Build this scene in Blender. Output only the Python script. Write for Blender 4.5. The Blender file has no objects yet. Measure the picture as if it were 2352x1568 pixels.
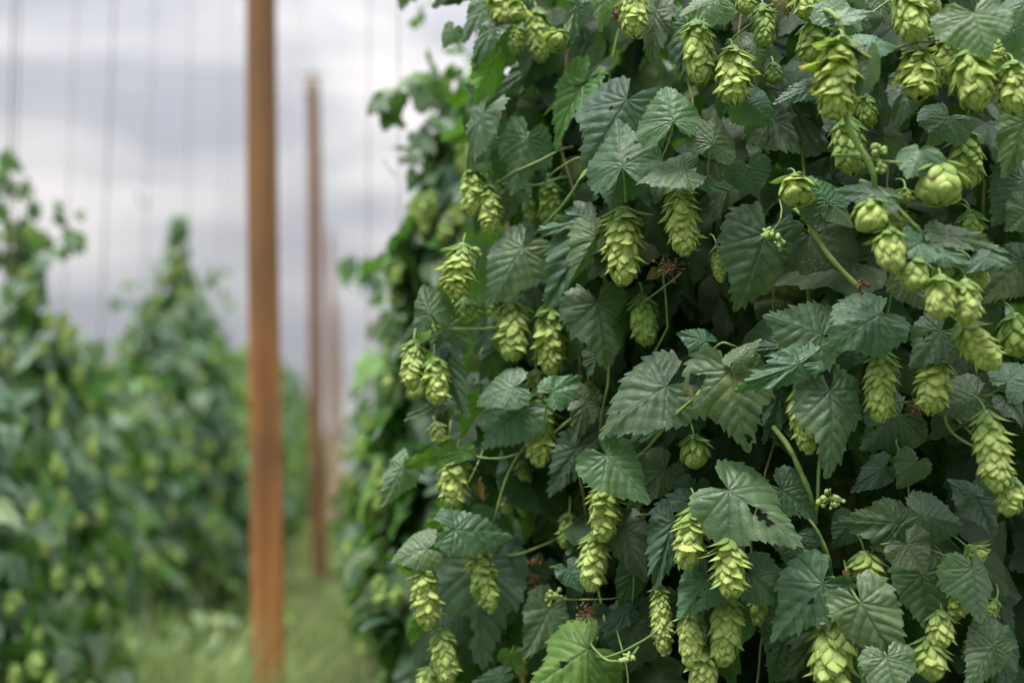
import bpy, math, random
import numpy as np
from mathutils import Matrix, Vector

random.seed(7)
rng = np.random.default_rng(7)
S = bpy.context.scene
C = S.collection
R = math.radians

# ------------------------------------------------------------------ camera
EYE = np.array([0.0, 0.0, 1.30])
YAW, PITCH = R(6.57), R(5.35)
FWD = np.array([math.sin(YAW) * math.cos(PITCH), math.cos(YAW) * math.cos(PITCH), math.sin(PITCH)])
RGT = np.array([math.cos(YAW), -math.sin(YAW), 0.0])
UPV = np.cross(RGT, FWD)
FPX = 2352 * 50 / 36.0
cam = bpy.data.cameras.new('camera')
cam.lens = 50
cam.sensor_width = 36
cam.clip_start = 0.05
cam.clip_end = 3000
camo = bpy.data.objects.new('camera', cam)
camo.location = EYE
camo.rotation_euler = (math.pi / 2 + PITCH, 0, -YAW)
C.objects.link(camo)
S.camera = camo
cam.dof.use_dof = True
cam.dof.focus_distance = 1.78
cam.dof.aperture_fstop = 1.95
cam.dof.aperture_blades = 0


def at(px, py, Z):
    """a point of the place, Z metres in front of the eye along the view axis"""
    return EYE + RGT * ((px - 1176) / FPX * Z) + UPV * ((784 - py) / FPX * Z) + FWD * Z


def scr(v):
    """(right, up, toward eye) -> world direction"""
    return RGT * v[0] + UPV * v[1] - FWD * v[2]


def nrm(v):
    return v / (np.linalg.norm(v) + 1e-12)


# ------------------------------------------------------------------ tags
def tag(o, label=None, cat=None, group=None, kind=None):
    if label: o['label'] = label
    if cat: o['category'] = cat
    if group: o['group'] = group
    if kind: o['kind'] = kind
    return o


def empty(name, loc):
    o = bpy.data.objects.new(name, None)
    o.empty_display_size = 0.1
    o.location = loc
    C.objects.link(o)
    return o


def build(name, V, F, mat, parent=None, mw=None, attrs=None, smooth=True):
    """V (n,3), F (m,4) or list of arrays of faces (quads / tris) -> one linked mesh object"""
    V = np.asarray(V, dtype=np.float32)
    fl = F if isinstance(F, list) else [F]
    fl = [np.asarray(f, dtype=np.int32) for f in fl if len(f)]
    me = bpy.data.meshes.new(name)
    me.vertices.add(len(V))
    me.vertices.foreach_set('co', V.ravel())
    loops = np.concatenate([f.ravel() for f in fl])
    tot = np.concatenate([np.full(len(f), f.shape[1], dtype=np.int32) for f in fl])
    start = np.concatenate([[0], np.cumsum(tot)[:-1]]).astype(np.int32)
    me.loops.add(len(loops))
    me.loops.foreach_set('vertex_index', loops)
    me.polygons.add(len(tot))
    me.polygons.foreach_set('loop_start', start)
    me.polygons.foreach_set('loop_total', tot)
    if smooth:
        me.polygons.foreach_set('use_smooth', np.ones(len(tot), dtype=bool))
    for k, a in (attrs or {}).items():
        a = np.asarray(a, dtype=np.float32)
        if a.ndim == 2:
            at_ = me.attributes.new(k, 'FLOAT_VECTOR', 'POINT')
            at_.data.foreach_set('vector', a.ravel())
        else:
            at_ = me.attributes.new(k, 'FLOAT', 'POINT')
            at_.data.foreach_set('value', a)
    me.update()
    me.validate()
    me.materials.append(mat)
    o = bpy.data.objects.new(name, me)
    C.objects.link(o)
    if parent is not None:
        o.parent = parent
    if mw is not None:
        o.matrix_local = mw
    return o


def frame(b, e, n, loc):
    m = Matrix.Identity(4)
    for i in range(3):
        m[i][0], m[i][1], m[i][2], m[i][3] = float(b[i]), float(e[i]), float(n[i]), float(loc[i])
    return m


def tube(pts, rad, sides=7, taper=1.0):
    """tube along pts -> V, F"""
    P = np.asarray(pts, float)
    n = len(P)
    T = np.gradient(P, axis=0)
    T /= np.linalg.norm(T, axis=1)[:, None] + 1e-12
    ref = np.array([0.31, 0.27, 0.91])
    if abs(T[0] @ ref) > 0.9: ref = np.array([0.9, 0.1, 0.2])
    A = np.cross(T, ref); A /= np.linalg.norm(A, axis=1)[:, None] + 1e-12
    B = np.cross(T, A)
    r = np.asarray(rad, float) if np.ndim(rad) else rad * np.linspace(1, taper, n)
    a = np.linspace(0, 2 * math.pi, sides, endpoint=False)
    V = (P[:, None] + r[:, None, None] * (np.cos(a)[None, :, None] * A[:, None] + np.sin(a)[None, :, None] * B[:, None])).reshape(-1, 3)
    i, j = np.meshgrid(np.arange(n - 1), np.arange(sides), indexing='ij')
    j2 = (j + 1) % sides
    F = np.stack([i * sides + j, i * sides + j2, (i + 1) * sides + j2, (i + 1) * sides + j], -1).reshape(-1, 4)
    return V, F


def curve3(a, m, b, n=10):
    t = np.linspace(0, 1, n)[:, None]
    return (1 - t) ** 2 * a + 2 * t * (1 - t) * m + t * t * b


# ------------------------------------------------------------------ materials
def mat(name):
    m = bpy.data.materials.new(name)
    m.use_nodes = True
    nt = m.node_tree
    nt.nodes.clear()
    out = nt.nodes.new('ShaderNodeOutputMaterial')

    def N(t, ins=None, **kw):
        n = nt.nodes.new('ShaderNode' + t)
        for k, v in kw.items(): setattr(n, k, v)
        for k, v in (ins or {}).items():
            if isinstance(v, bpy.types.NodeSocket): nt.links.new(v, n.inputs[k])
            else: n.inputs[k].default_value = v
        return n
    return m, nt, N, out


def mixc(N, f, a, b, mode='MIX'):
    n = N('Mix', data_type='RGBA', blend_type=mode)
    for k, v in ((0, f), (6, a), (7, b)):
        if isinstance(v, bpy.types.NodeSocket): n.id_data.links.new(v, n.inputs[k])
        else: n.inputs[k].default_value = v if not isinstance(v, tuple) or len(v) == 4 else (*v, 1)
    return n.outputs[2]


def math_(N, op, a, b=0.0, c=0.0, clamp=False):
    n = N('Math', operation=op, use_clamp=clamp)
    for k, v in ((0, a), (1, b), (2, c)):
        if isinstance(v, bpy.types.NodeSocket): n.id_data.links.new(v, n.inputs[k])
        else: n.inputs[k].default_value = v
    return n.outputs[0]


def leaf_material():
    m, nt, N, out = mat('hop_leaf')
    tint = N('Attribute', attribute_name='tint').outputs['Vector']
    vein = N('Attribute', attribute_name='vein').outputs['Fac']
    edge = N('Attribute', attribute_name='edge').outputs['Fac']
    co = N('TexCoord').outputs['Object']
    oi = N('ObjectInfo').outputs['Random']
    off = N('VectorMath', {0: co}, operation='ADD')
    cmb = N('CombineXYZ', {0: math_(N, 'MULTIPLY', oi, 37.0), 1: math_(N, 'MULTIPLY', oi, 91.0)})
    nt.links.new(cmb.outputs[0], off.inputs[1])
    P = off.outputs[0]
    n1 = N('TexNoise', {'Vector': P, 'Scale': 34.0, 'Detail': 4.0}).outputs['Fac']
    n2 = N('TexNoise', {'Vector': P, 'Scale': 420.0, 'Detail': 1.0}).outputs['Fac']
    n3 = N('TexNoise', {'Vector': P, 'Scale': 260.0, 'Detail': 1.0}).outputs['Fac']
    base = N('VectorMath', {0: (0.072, 0.134, 0.067), 1: tint}, operation='MULTIPLY').outputs[0]
    c = mixc(N, math_(N, 'MULTIPLY_ADD', n1, 1.7, -0.55, clamp=True), mixc(N, 1.0, base, (0.72, 0.74, 0.78), 'MULTIPLY'), mixc(N, 1.0, base, (1.22, 1.14, 1.0), 'MULTIPLY'))
    c = mixc(N, math_(N, 'MULTIPLY', vein, 0.75), c, mixc(N, 1.0, c, (0.42, 0.45, 0.45), 'MULTIPLY'))
    # dusty specks and browned rims
    spk = math_(N, 'GREATER_THAN', n3, 0.725)
    c = mixc(N, math_(N, 'MULTIPLY', spk, 0.5), c, (0.22, 0.25, 0.19))
    br = math_(N, 'MULTIPLY', math_(N, 'SUBTRACT', edge, 0.9, clamp=True), math_(N, 'MULTIPLY_ADD', n1, 14.0, -8.6, clamp=True))
    c = mixc(N, math_(N, 'MULTIPLY', br, 5.0, clamp=True), c, (0.16, 0.09, 0.05))
    back = N('NewGeometry').outputs['Backfacing']
    c = mixc(N, back, c, mixc(N, 0.65, c, (0.13, 0.20, 0.10)))
    net = N('TexVoronoi', {'Vector': N('VectorMath', {0: P, 1: N('VectorMath', {0: N('TexNoise', {'Vector': P, 'Scale': 120.0}).outputs['Color'], 1: (.006, .006, .006)}, operation='MULTIPLY').outputs[0]}, operation='ADD').outputs[0], 'Scale': 150.0}, feature='DISTANCE_TO_EDGE').outputs['Distance']
    netl = math_(N, 'MULTIPLY_ADD', net, -9.0, 1.0, clamp=True)
    c = mixc(N, math_(N, 'MULTIPLY', netl, 0.22), c, mixc(N, 1.0, c, (0.6, 0.62, 0.6), 'MULTIPLY'))
    # insect and rust spots, a few yellowing patches
    sp2 = N('TexVoronoi', {'Vector': P, 'Scale': 42.0}).outputs['Distance']
    spm = math_(N, 'MULTIPLY', math_(N, 'LESS_THAN', sp2, 0.085), math_(N, 'GREATER_THAN', n1, 0.5))
    c = mixc(N, math_(N, 'MULTIPLY', spm, 0.75), c, (0.13, 0.075, 0.03))
    n5 = N('TexNoise', {'Vector': P, 'Scale': 9.0, 'Detail': 2.0}).outputs['Fac']
    c = mixc(N, math_(N, 'MULTIPLY', math_(N, 'MULTIPLY_ADD', n5, 7.0, -4.35, clamp=True), 0.5), c, (0.20, 0.22, 0.06))
    hgt = math_(N, 'ADD', math_(N, 'MULTIPLY', n2, 0.4), math_(N, 'MULTIPLY', netl, -0.55))
    bmp = N('Bump', {'Height': hgt, 'Strength': 0.3, 'Distance': 0.0016})
    p = N('BsdfPrincipled', {'Base Color': c, 'Roughness': math_(N, 'MULTIPLY_ADD', n1, 0.25, 0.33), 'Normal': bmp.outputs[0]})
    nt.links.new(math_(N, 'MULTIPLY', N('SeparateXYZ', {0: tint}).outputs[2], 0.38, clamp=True), p.inputs['Specular IOR Level'])  # sheen scales with the tint, so shade-darkened inner leaves shine less
    tr = N('BsdfTranslucent', {'Color': mixc(N, 1.0, mixc(N, 0.75, base, (0.10, 0.26, 0.02)), (1.5, 1.5, 1.2), 'MULTIPLY')})
    mx = N('MixShader', {0: 0.24, 1: p.outputs[0], 2: tr.outputs[0]})
    nt.links.new(mx.outputs[0], out.inputs[0])
    return m


def cone_material():
    m, nt, N, out = mat('hop_cone')
    bv = N('Attribute', attribute_name='bv').outputs['Fac']
    bu = N('Attribute', attribute_name='bu').outputs['Fac']
    rn = N('Attribute', attribute_name='rnd').outputs['Fac']
    ct = N('Attribute', attribute_name='ct').outputs['Fac']
    hue = N('Attribute', attribute_name='hue').outputs['Fac']
    vec = N('CombineXYZ', {0: math_(N, 'MULTIPLY', bu, 5.0), 1: math_(N, 'MULTIPLY', bv, 1.4), 2: math_(N, 'MULTIPLY', rn, 77.0)}).outputs[0]
    st = N('TexNoise', {'Vector': vec, 'Scale': 1.5, 'Detail': 3.0}).outputs['Fac']
    au = math_(N, 'ABSOLUTE', bu)
    pale = mixc(N, rn, (0.58, 0.65, 0.24), (0.45, 0.56, 0.165))
    green = mixc(N, rn, (0.23, 0.37, 0.09), (0.16, 0.30, 0.07))
    # pale swollen middle, greener rim and tip
    f = math_(N, 'MULTIPLY_ADD', math_(N, 'POWER', au, 1.6), 0.55, math_(N, 'MULTIPLY', math_(N, 'POWER', bv, 3.0), 0.45), clamp=True)
    f = math_(N, 'ADD', f, math_(N, 'MULTIPLY_ADD', st, 0.9, -0.45), clamp=True)
    c = mixc(N, f, pale, green)
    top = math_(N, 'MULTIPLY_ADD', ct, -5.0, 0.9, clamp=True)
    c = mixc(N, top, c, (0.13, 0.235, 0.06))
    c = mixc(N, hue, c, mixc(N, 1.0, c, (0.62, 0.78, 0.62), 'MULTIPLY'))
    # shade between bracts painted onto their bases, then scorched tips on some bracts
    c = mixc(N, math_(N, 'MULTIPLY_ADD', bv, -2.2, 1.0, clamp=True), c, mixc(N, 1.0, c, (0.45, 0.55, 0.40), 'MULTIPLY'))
    sc_ = math_(N, 'MULTIPLY', math_(N, 'GREATER_THAN', rn, 0.90), math_(N, 'MULTIPLY_ADD', bv, 5.0, -4.0, clamp=True))
    c = mixc(N, math_(N, 'MULTIPLY', sc_, 0.8), c, (0.30, 0.11, 0.05))
    bmp = N('Bump', {'Height': st, 'Strength': 0.55, 'Distance': 0.002})
    p = N('BsdfPrincipled', {'Base Color': c, 'Roughness': 0.55, 'Normal': bmp.outputs[0]})
    p.inputs['Specular IOR Level'].default_value = 0.3
    tr = N('BsdfTranslucent', {'Color': mixc(N, 1.0, c, (1.3, 1.25, 0.8), 'MULTIPLY')})
    mx = N('MixShader', {0: 0.34, 1: p.outputs[0], 2: tr.outputs[0]})
    nt.links.new(mx.outputs[0], out.inputs[0])
    return m


def simple(name, c1, c2, scale, rough=0.7, stretch=(1, 1, 1), bump=0.3, coord='Object', spec=0.3):
    m, nt, N, out = mat(name)
    co = N('TexCoord').outputs[coord]
    mp = N('Mapping', {'Vector': co, 'Scale': stretch}).outputs[0]
    n1 = N('TexNoise', {'Vector': mp, 'Scale': scale, 'Detail': 5.0, 'Roughness': 0.6}).outputs['Fac']
    f = math_(N, 'MULTIPLY_ADD', n1, 2.2, -0.6, clamp=True)
    c = mixc(N, f, c1, c2)
    bmp = N('Bump', {'Height': n1, 'Strength': bump, 'Distance': 0.01})
    p = N('BsdfPrincipled', {'Base Color': c, 'Roughness': rough, 'Normal': bmp.outputs[0]})
    p.inputs['Specular IOR Level'].default_value = spec
    nt.links.new(p.outputs[0], out.inputs[0])
    return m


def pole_material(nm, ca, cb):
    m, nt, N, out = mat(nm)
    co = N('TexCoord').outputs['Object']
    mp = N('Mapping', {'Vector': co, 'Scale': (4.6, 4.6, 0.22)}).outputs[0]
    n1 = N('TexNoise', {'Vector': mp, 'Scale': 3.0, 'Detail': 6.0, 'Distortion': 0.6}).outputs['Fac']
    n2 = N('TexNoise', {'Vector': co, 'Scale': 1.7, 'Detail': 2.0}).outputs['Fac']
    n3 = N('TexNoise', {'Vector': N('Mapping', {'Vector': co, 'Scale': (60, 60, 1.5)}).outputs[0], 'Scale': 2.0, 'Detail': 3.0}).outputs['Fac']
    c = mixc(N, math_(N, 'MULTIPLY_ADD', n1, 2.4, -0.7, clamp=True), ca, cb)
    c = mixc(N, math_(N, 'MULTIPLY_ADD', n2, 6.0, -2.9, clamp=True), c, mixc(N, 0.6, c, (0.10, 0.065, 0.04)))
    c = mixc(N, math_(N, 'MULTIPLY_ADD', n3, 8.0, -4.9, clamp=True), c, mixc(N, 1.0, c, (0.4, 0.38, 0.36), 'MULTIPLY'))
    # weathered greyer wood toward the top
    z = N('SeparateXYZ', {0: co}).outputs[2]
    c = mixc(N, math_(N, 'MULTIPLY_ADD', z, 0.75, -0.95, clamp=True), c, mixc(N, 0.8, c, (0.17, 0.098, 0.052)))
    bmp = N('Bump', {'Height': n3, 'Strength': 0.5, 'Distance': 0.01})
    p = N('BsdfPrincipled', {'Base Color': c, 'Roughness': 0.8, 'Normal': bmp.outputs[0]})
    p.inputs['Specular IOR Level'].default_value = 0.2
    nt.links.new(p.outputs[0], out.inputs[0])
    return m


def blade_material():
    m, nt, N, out = mat('grass_blade')
    tint = N('Attribute', attribute_name='tint').outputs['Vector']
    p = N('BsdfPrincipled', {'Base Color': tint, 'Roughness': 0.55})
    p.inputs['Specular IOR Level'].default_value = 0.3
    tr = N('BsdfTranslucent', {'Color': tint})
    mx = N('MixShader', {0: 0.35, 1: p.outputs[0], 2: tr.outputs[0]})
    nt.links.new(mx.outputs[0], out.inputs[0])
    return m


M_LEAF = leaf_material()
M_CONE = cone_material()
M_STEM = simple('green_stem', (0.10, 0.17, 0.045), (0.19, 0.28, 0.085), 60, 0.5, (1, 1, 1), 0.2)
M_BINE = simple('old_bine', (0.10, 0.09, 0.035), (0.17, 0.18, 0.07), 40, 0.75)
M_DRY = simple('dried_flower', (0.085, 0.055, 0.03), (0.19, 0.115, 0.055), 300, 0.85)
M_BUD = simple('green_bud', (0.17, 0.26, 0.07), (0.32, 0.40, 0.14), 200, 0.6)
M_POLE = pole_material('treated_pole_wood', (0.13, 0.056, 0.020), (0.50, 0.215, 0.074))
M_POLE_DARK = pole_material('weathered_pole_wood', (0.11, 0.05, 0.024), (0.27, 0.125, 0.06))
M_POLE_PALE = pole_material('hazed_pole_wood', (0.36, 0.22, 0.15), (0.60, 0.42, 0.32))  # haze and blur over the far poles put into a paler wood colour
M_STRING = simple('coir_twine', (0.10, 0.085, 0.075), (0.19, 0.16, 0.14), 80, 0.9)
M_STEEL = simple('galvanised_steel', (0.10, 0.10, 0.105), (0.2, 0.2, 0.21), 30, 0.5)
M_GRASS = blade_material()

# ground
m, nt, N, out = mat('alley_soil')
co = N('TexCoord').outputs['Object']
g1 = N('TexNoise', {'Vector': co, 'Scale': 1.3, 'Detail': 6.0}).outputs['Fac']
g2 = N('TexNoise', {'Vector': co, 'Scale': 18.0, 'Detail': 5.0}).outputs['Fac']
gc = mixc(N, math_(N, 'MULTIPLY_ADD', g1, 3.0, -1.1, clamp=True), (0.055, 0.085, 0.03), (0.13, 0.15, 0.06))
gc = mixc(N, math_(N, 'MULTIPLY_ADD', g2, 4.0, -2.1, clamp=True), gc, (0.13, 0.095, 0.06))
gp = N('BsdfPrincipled', {'Base Color': gc, 'Roughness': 0.95, 'Normal': N('Bump', {'Height': g2, 'Strength': 0.8, 'Distance': 0.03}).outputs[0]})
nt.links.new(gp.outputs[0], out.inputs[0])
M_GROUND = m

# ------------------------------------------------------------------ leaf shapes
OUT_PT = np.array([(0, 1.0), (.035, .92), (.10, .81), (.185, .68), (.28, .53), (.365, .37), (.425, .20), (.45, .04), (.435, -.10), (.375, -.215), (.28, -.285), (.18, -.29), (.095, -.22), (.04, -.11), (.008, -.012)])


def smooth_curve(P, n):
    d = np.concatenate([[0], np.cumsum(np.linalg.norm(np.diff(P, axis=0), axis=1))])
    t = np.linspace(0, d[-1], 400)
    q = np.stack([np.interp(t, d, P[:, 0]), np.interp(t, d, P[:, 1])], 1)
    k = np.hanning(31); k /= k.sum()
    pad = np.concatenate([2 * q[:1] - q[1:16][::-1], q, 2 * q[-1:] - q[-16:-1][::-1]])
    q = np.stack([np.convolve(pad[:, 0], k, 'valid'), np.convolve(pad[:, 1], k, 'valid')], 1)
    d = np.concatenate([[0], np.cumsum(np.linalg.norm(np.diff(q, axis=0), axis=1))])
    t = np.linspace(0, d[-1], n)
    return np.stack([np.interp(t, d, q[:, 0]), np.interp(t, d, q[:, 1])], 1)


def leaf_geo(rs, width=0.9, lobes=0.0, N=100, M=26, teeth=15, fold=0.0, droop=0.2, ripple=0.03, curl=0.0, quilt=0.02, holes=(), asym=0.0, bite=None, twist=0.0):
    """a serrated, quilted cordate leaf of unit length; attach at the origin, tip toward +y, upper face +z"""
    sides = []
    for sg in (1, -1):
        P = OUT_PT.copy()
        P[:, 0] *= width / 0.9 * (1 + sg * asym)
        if lobes > 0:
            ph = np.arctan2(P[:, 0], P[:, 1])
            rr = np.hypot(P[:, 0], P[:, 1])
            rr *= 1 + lobes * (0.34 * np.exp(-((ph - 0.95) / 0.26) ** 2) - 0.34 * np.exp(-((ph - 0.42) / 0.15) ** 2))
            P = np.stack([rr * np.sin(ph), rr * np.cos(ph)], 1)
        P[1:-1] *= 1 + rs.normal(0, 0.018, (len(P) - 2, 1))
        q = smooth_curve(P, N)
        tg = np.gradient(q, axis=0); tg /= np.linalg.norm(tg, axis=1)[:, None] + 1e-9
        nm = np.stack([-tg[:, 1], tg[:, 0]], 1)          # outward on the right half (curve runs tip -> base)
        s = np.linspace(0, 1, N)
        sw = s + 0.012 * np.sin(s * 23 + rs.uniform(0, 6))
        ph = (sw * teeth) % 1.0
        saw = np.where(ph < 0.28, ph / 0.28, (1 - ph) / 0.72)     # sharp side faces the tip
        env = np.clip(s / 0.05, 0.25, 1) * np.clip((0.93 - s) / 0.08, 0, 1)
        amp = 0.060 * (0.75 + 0.5 * rs.random()) * (0.8 + 0.35 * np.sin(np.floor(sw * teeth) * 2.3 + rs.uniform(0, 6)))
        off = (saw[:, None] * nm - (saw * 0.75)[:, None] * tg) * (amp * env)[:, None]
        q2 = q * np.array([sg, 1]); o2 = off * np.array([sg, 1])
        sides.append((q2, o2))
    Q = np.concatenate([sides[1][0][::-1], sides[0][0][1:]])
    O = np.concatenate([sides[1][1][::-1], sides[0][1][1:]])
    n = len(Q)
    t = np.linspace(0, 1, M) ** 0.85
    t[0] = 0.02
    G = t[:, None, None] * Q[None] + (t ** 7)[:, None, None] * O[None]
    x, y = G[..., 0].ravel(), G[..., 1].ravel()
    tt = np.repeat(t, n)
    # veins
    segs = [((0, 0), (0, 0.98))]
    rise = rs.uniform(.24, .42)
    W = width / 0.9
    for sg in (1, -1):
        for (ex, ey) in ((.40, .30), (.42, -.05), (.27, -.27)):
            segs.append(((0, 0), (sg * ex * W, ey)))
        for k in range(5):
            y0 = 0.13 + 0.152 * k + sg * 0.025 + rs.normal(0, .012)
            ln = (0.43 - 0.062 * k) * W
            segs.append(((0, y0), (sg * ln * 0.5, y0 + 0.42 * rise)))
            segs.append(((sg * ln * 0.5, y0 + 0.42 * rise), (sg * ln, y0 + 1.05 * rise)))
        b = np.array([.40 * W, .30])
        for k in range(3):
            p0 = b * (0.25 + 0.25 * k)
            segs.append(((sg * p0[0], p0[1]), (sg * (p0[0] + .16 * W), p0[1] - 0.03 + 0.01 * k)))
        b = np.array([.42 * W, -.05])
        for k in range(2):
            p0 = b * (0.35 + 0.3 * k)
            segs.append(((sg * p0[0], p0[1]), (sg * (p0[0] + .09 * W), p0[1] - 0.17)))
    P = np.stack([x, y], 1)
    dm = np.full(len(P), 9.0)
    for i, (a, b) in enumerate(segs):
        a = np.array(a); b = np.array(b)
        ab = b - a
        u = np.clip(((P - a) @ ab) / (ab @ ab), 0, 1)
        d = np.linalg.norm(P - a - u[:, None] * ab, axis=1)
        dm = np.minimum(dm, d)
    vein = np.exp(-(dm / 0.012) ** 2)
    z = quilt * (1 - np.exp(-(dm / 0.034) ** 1.25)) * np.clip(1.6 - tt, 0.55, 1)
    z += quilt * 0.25 * np.sin(x * 31 + rs.uniform(0, 6)) * np.sin(y * 27 + rs.uniform(0, 6))
    ax = np.sqrt(x * x + 0.0016) - 0.04
    z += math.tan(fold) * ax
    z -= curl * ax ** 2 * 2.2
    ang = np.tile(np.linspace(-math.pi, math.pi, n), M)
    z += ripple * tt ** 2 * (np.sin(ang * 5 + rs.uniform(0, 6)) + 0.7 * np.sin(ang * 9 + rs.uniform(0, 6)))
    # bend along the length
    if abs(droop) > 1e-3:
        yy = y.copy()
        k = droop
        th = k * yy
        y = np.sin(th) / k - z * 0 + np.sin(th) * z * -0
        z = z * np.cos(th) - (1 - np.cos(th)) / k
    if twist:
        th = twist * y
        x, z = x * np.cos(th) - z * np.sin(th), x * np.sin(th) + z * np.cos(th)
    V = np.stack([x, y, z], 1)
    i, j = np.meshgrid(np.arange(M - 1), np.arange(n - 1), indexing='ij')
    F = np.stack([i * n + j, (i + 1) * n + j, (i + 1) * n + j + 1, i * n + j + 1], -1).reshape(-1, 4)[:, ::-1]
    edge = tt.copy()
    if holes:
        cen = P[F].mean(1)
        keep = np.ones(len(F), bool)
        for (hx, hy, hr) in holes:
            d = cen - np.array([hx, hy])
            a = np.arctan2(d[:, 1], d[:, 0])
            rr = hr * (1 + 0.25 * np.sin(3 * a + hx * 40) + 0.15 * np.sin(5 * a + hy * 30))
            keep &= np.linalg.norm(d * np.array([1.25, 0.85]), axis=1) > rr
            dv = np.linalg.norm((P - np.array([hx, hy])) * np.array([1.25, .85]), axis=1)
            edge = np.maximum(edge, np.where(dv < hr * 1.35 + 0.02, 1.0, 0))
        F = F[keep]
    return V, F, vein, edge


def tone_tint(rs, tone):
    v = {'m': (1, 1, 1), 'd': (0.85, 0.9, 0.98), 'l': (1.3, 1.25, 1.28), 'b': (1.1, 1.5, 0.5), 'y': (1.4, 1.7, 0.8), 't': (0.8, 1.08, .98), 'g': (0.95, 0.92, 1.12), 'n': (2.3, 0.9, .6)}[tone]  # yellow-green tones put the look of back-lighting into the leaf colour
    j = rs.normal(0, 0.04, 3) + rs.normal(0, 0.12)
    w = np.clip(rs.normal(0.0, .75), -.7, 1.5)
    return np.array(v) * (1 + j) * np.array([1 + .19 * w, 1 + .05 * w, 1 - .11 * w])


# ------------------------------------------------------------------ cone shape
def cone_geo(rs, L, rm, flare=0.12, nb=None, wide=1.0, U=7, Vn=8, hue=0.0, scorch=0.0):
    asp = L / (2 * rm)
    nb = nb or int((36 if wide > 1.25 else 44) * max(asp, 0.9))
    VV, FF, A1, A2, A3, A4 = [], [], [], [], [], []
    u = np.linspace(-1, 1, U); v = np.linspace(0, 1, Vn)
    uu, vv = np.meshgrid(u, v)
    i, j = np.meshgrid(np.arange(Vn - 1), np.arange(U - 1), indexing='ij')
    f0 = np.stack([i * U + j, i * U + j + 1, (i + 1) * U + j + 1, (i + 1) * U + j], -1).reshape(-1, 4)

    def prof(s):
        a = np.sqrt(np.clip(1 - ((0.40 - s) / 0.47) ** 2, 0.05, 1))
        b = np.clip(1 - (np.clip(s - 0.40, 0, 2) / 0.68) ** 2, 0.03, 1) ** 0.62
        return np.where(s < 0.40, a, b)
    bend = rs.normal(0, 0.06, 2)
    base_l = (0.60 if wide > 1.25 else 0.50) / max(asp, 0.8)
    for k in range(nb):
        q = k / (nb - 1)
        t0 = -0.03 + 0.84 * q + rs.normal(0, 0.008)
        th = k * 2.39996 + rs.normal(0, 0.12)
        bl = base_l * (0.85 + 0.3 * rs.random()) * (0.75 + 0.5 * math.sin(math.pi * min(1, q * 0.9 + 0.1)))
        bl = min(bl, 1.03 - t0)
        wb = rm * (0.64 if wide > 1.25 else 0.62) * (0.8 + 0.4 * rs.random()) * (0.72 + 0.38 * math.sin(math.pi * min(1, 0.15 + 0.85 * q)))
        fl = flare * (0.25 + rs.random() ** 2 * 2.2)
        if rs.random() < 0.14: fl += flare * 1.8
        if q < 0.12: fl += 0.20 * (0.4 + rs.random()); wb *= 0.8
        if q > 0.85: fl *= 0.35
        Wv = wb * 1.9 * (vv + 0.10) ** 0.55 * np.clip(1 - vv, 0, 1) ** 0.85
        s = t0 + vv * bl * (1 - 0.35 * fl * vv)
        pr = prof(s) * rm
        rad = pr * (0.50 + 0.46 * vv ** 0.8) + fl * rm * vv ** 2.2 * 1.5
        rad = rad + rm * 0.13 * np.sin(math.pi * np.clip(vv * 1.05, 0, 1)) * (1 - 0.8 * uu ** 2) - rm * 0.07 * uu ** 2
        rad = rad + rm * 0.012 * np.sin(uu * 11 + k)
        rad = rad * (1 - 0.9 * np.clip((s - 0.82) / 0.22, 0, 1) ** 1.6)
        Rl = np.maximum(pr, 0.42 * rm)
        ph = th + uu * Wv / Rl + vv * rs.normal(0, 0.22)
        x = rad * np.cos(ph) + bend[0] * rm * 2 * s ** 2
        y = rad * np.sin(ph) + bend[1] * rm * 2 * s ** 2
        z = -s * L
        VV.append(np.stack([x, y, z], -1).reshape(-1, 3))
        FF.append(f0 + k * U * Vn)
        A1.append(vv.ravel()); A2.append(uu.ravel())
        A3.append(np.full(U * Vn, max(rs.random(), 0.93 if rs.random() < scorch * (1.3 - q) else 0))); A4.append(np.full(U * Vn, max(0, t0)))
    # inner core so that no gap shows through
    n0 = nb * U * Vn
    ss = np.linspace(0, 0.95, 9)
    V, F = tube(np.stack([bend[0] * rm * 2 * ss ** 2, bend[1] * rm * 2 * ss ** 2, -ss * L], 1), prof(ss) * rm * 0.62, 8)
    VV.append(V); FF.append(F + n0)
    A1.append(np.full(len(V), .5)); A2.append(np.full(len(V), .9)); A3.append(np.full(len(V), .4)); A4.append(np.full(len(V), .5))
    V = np.concatenate(VV)
    return V, np.concatenate(FF), dict(bv=np.concatenate(A1), bu=np.concatenate(A2), rnd=np.concatenate(A3), ct=np.concatenate(A4), hue=np.full(len(V), hue))


# ------------------------------------------------------------------ survey of the sharp plants (enlarged survey sheets A..F)
SHEET = dict(A=(1300, 0), B=(2540, 0), C=(1300, 800), D=(2540, 800), E=(1300, 1694), F=(2540, 1694))


def D2(s, x, y):
    o = SHEET[s]
    return (o[0] + x * 0.552721) / 1.632653, (o[1] + y * 0.552721) / 1.632653


PXS = 0.552721 / 1.632653
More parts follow.
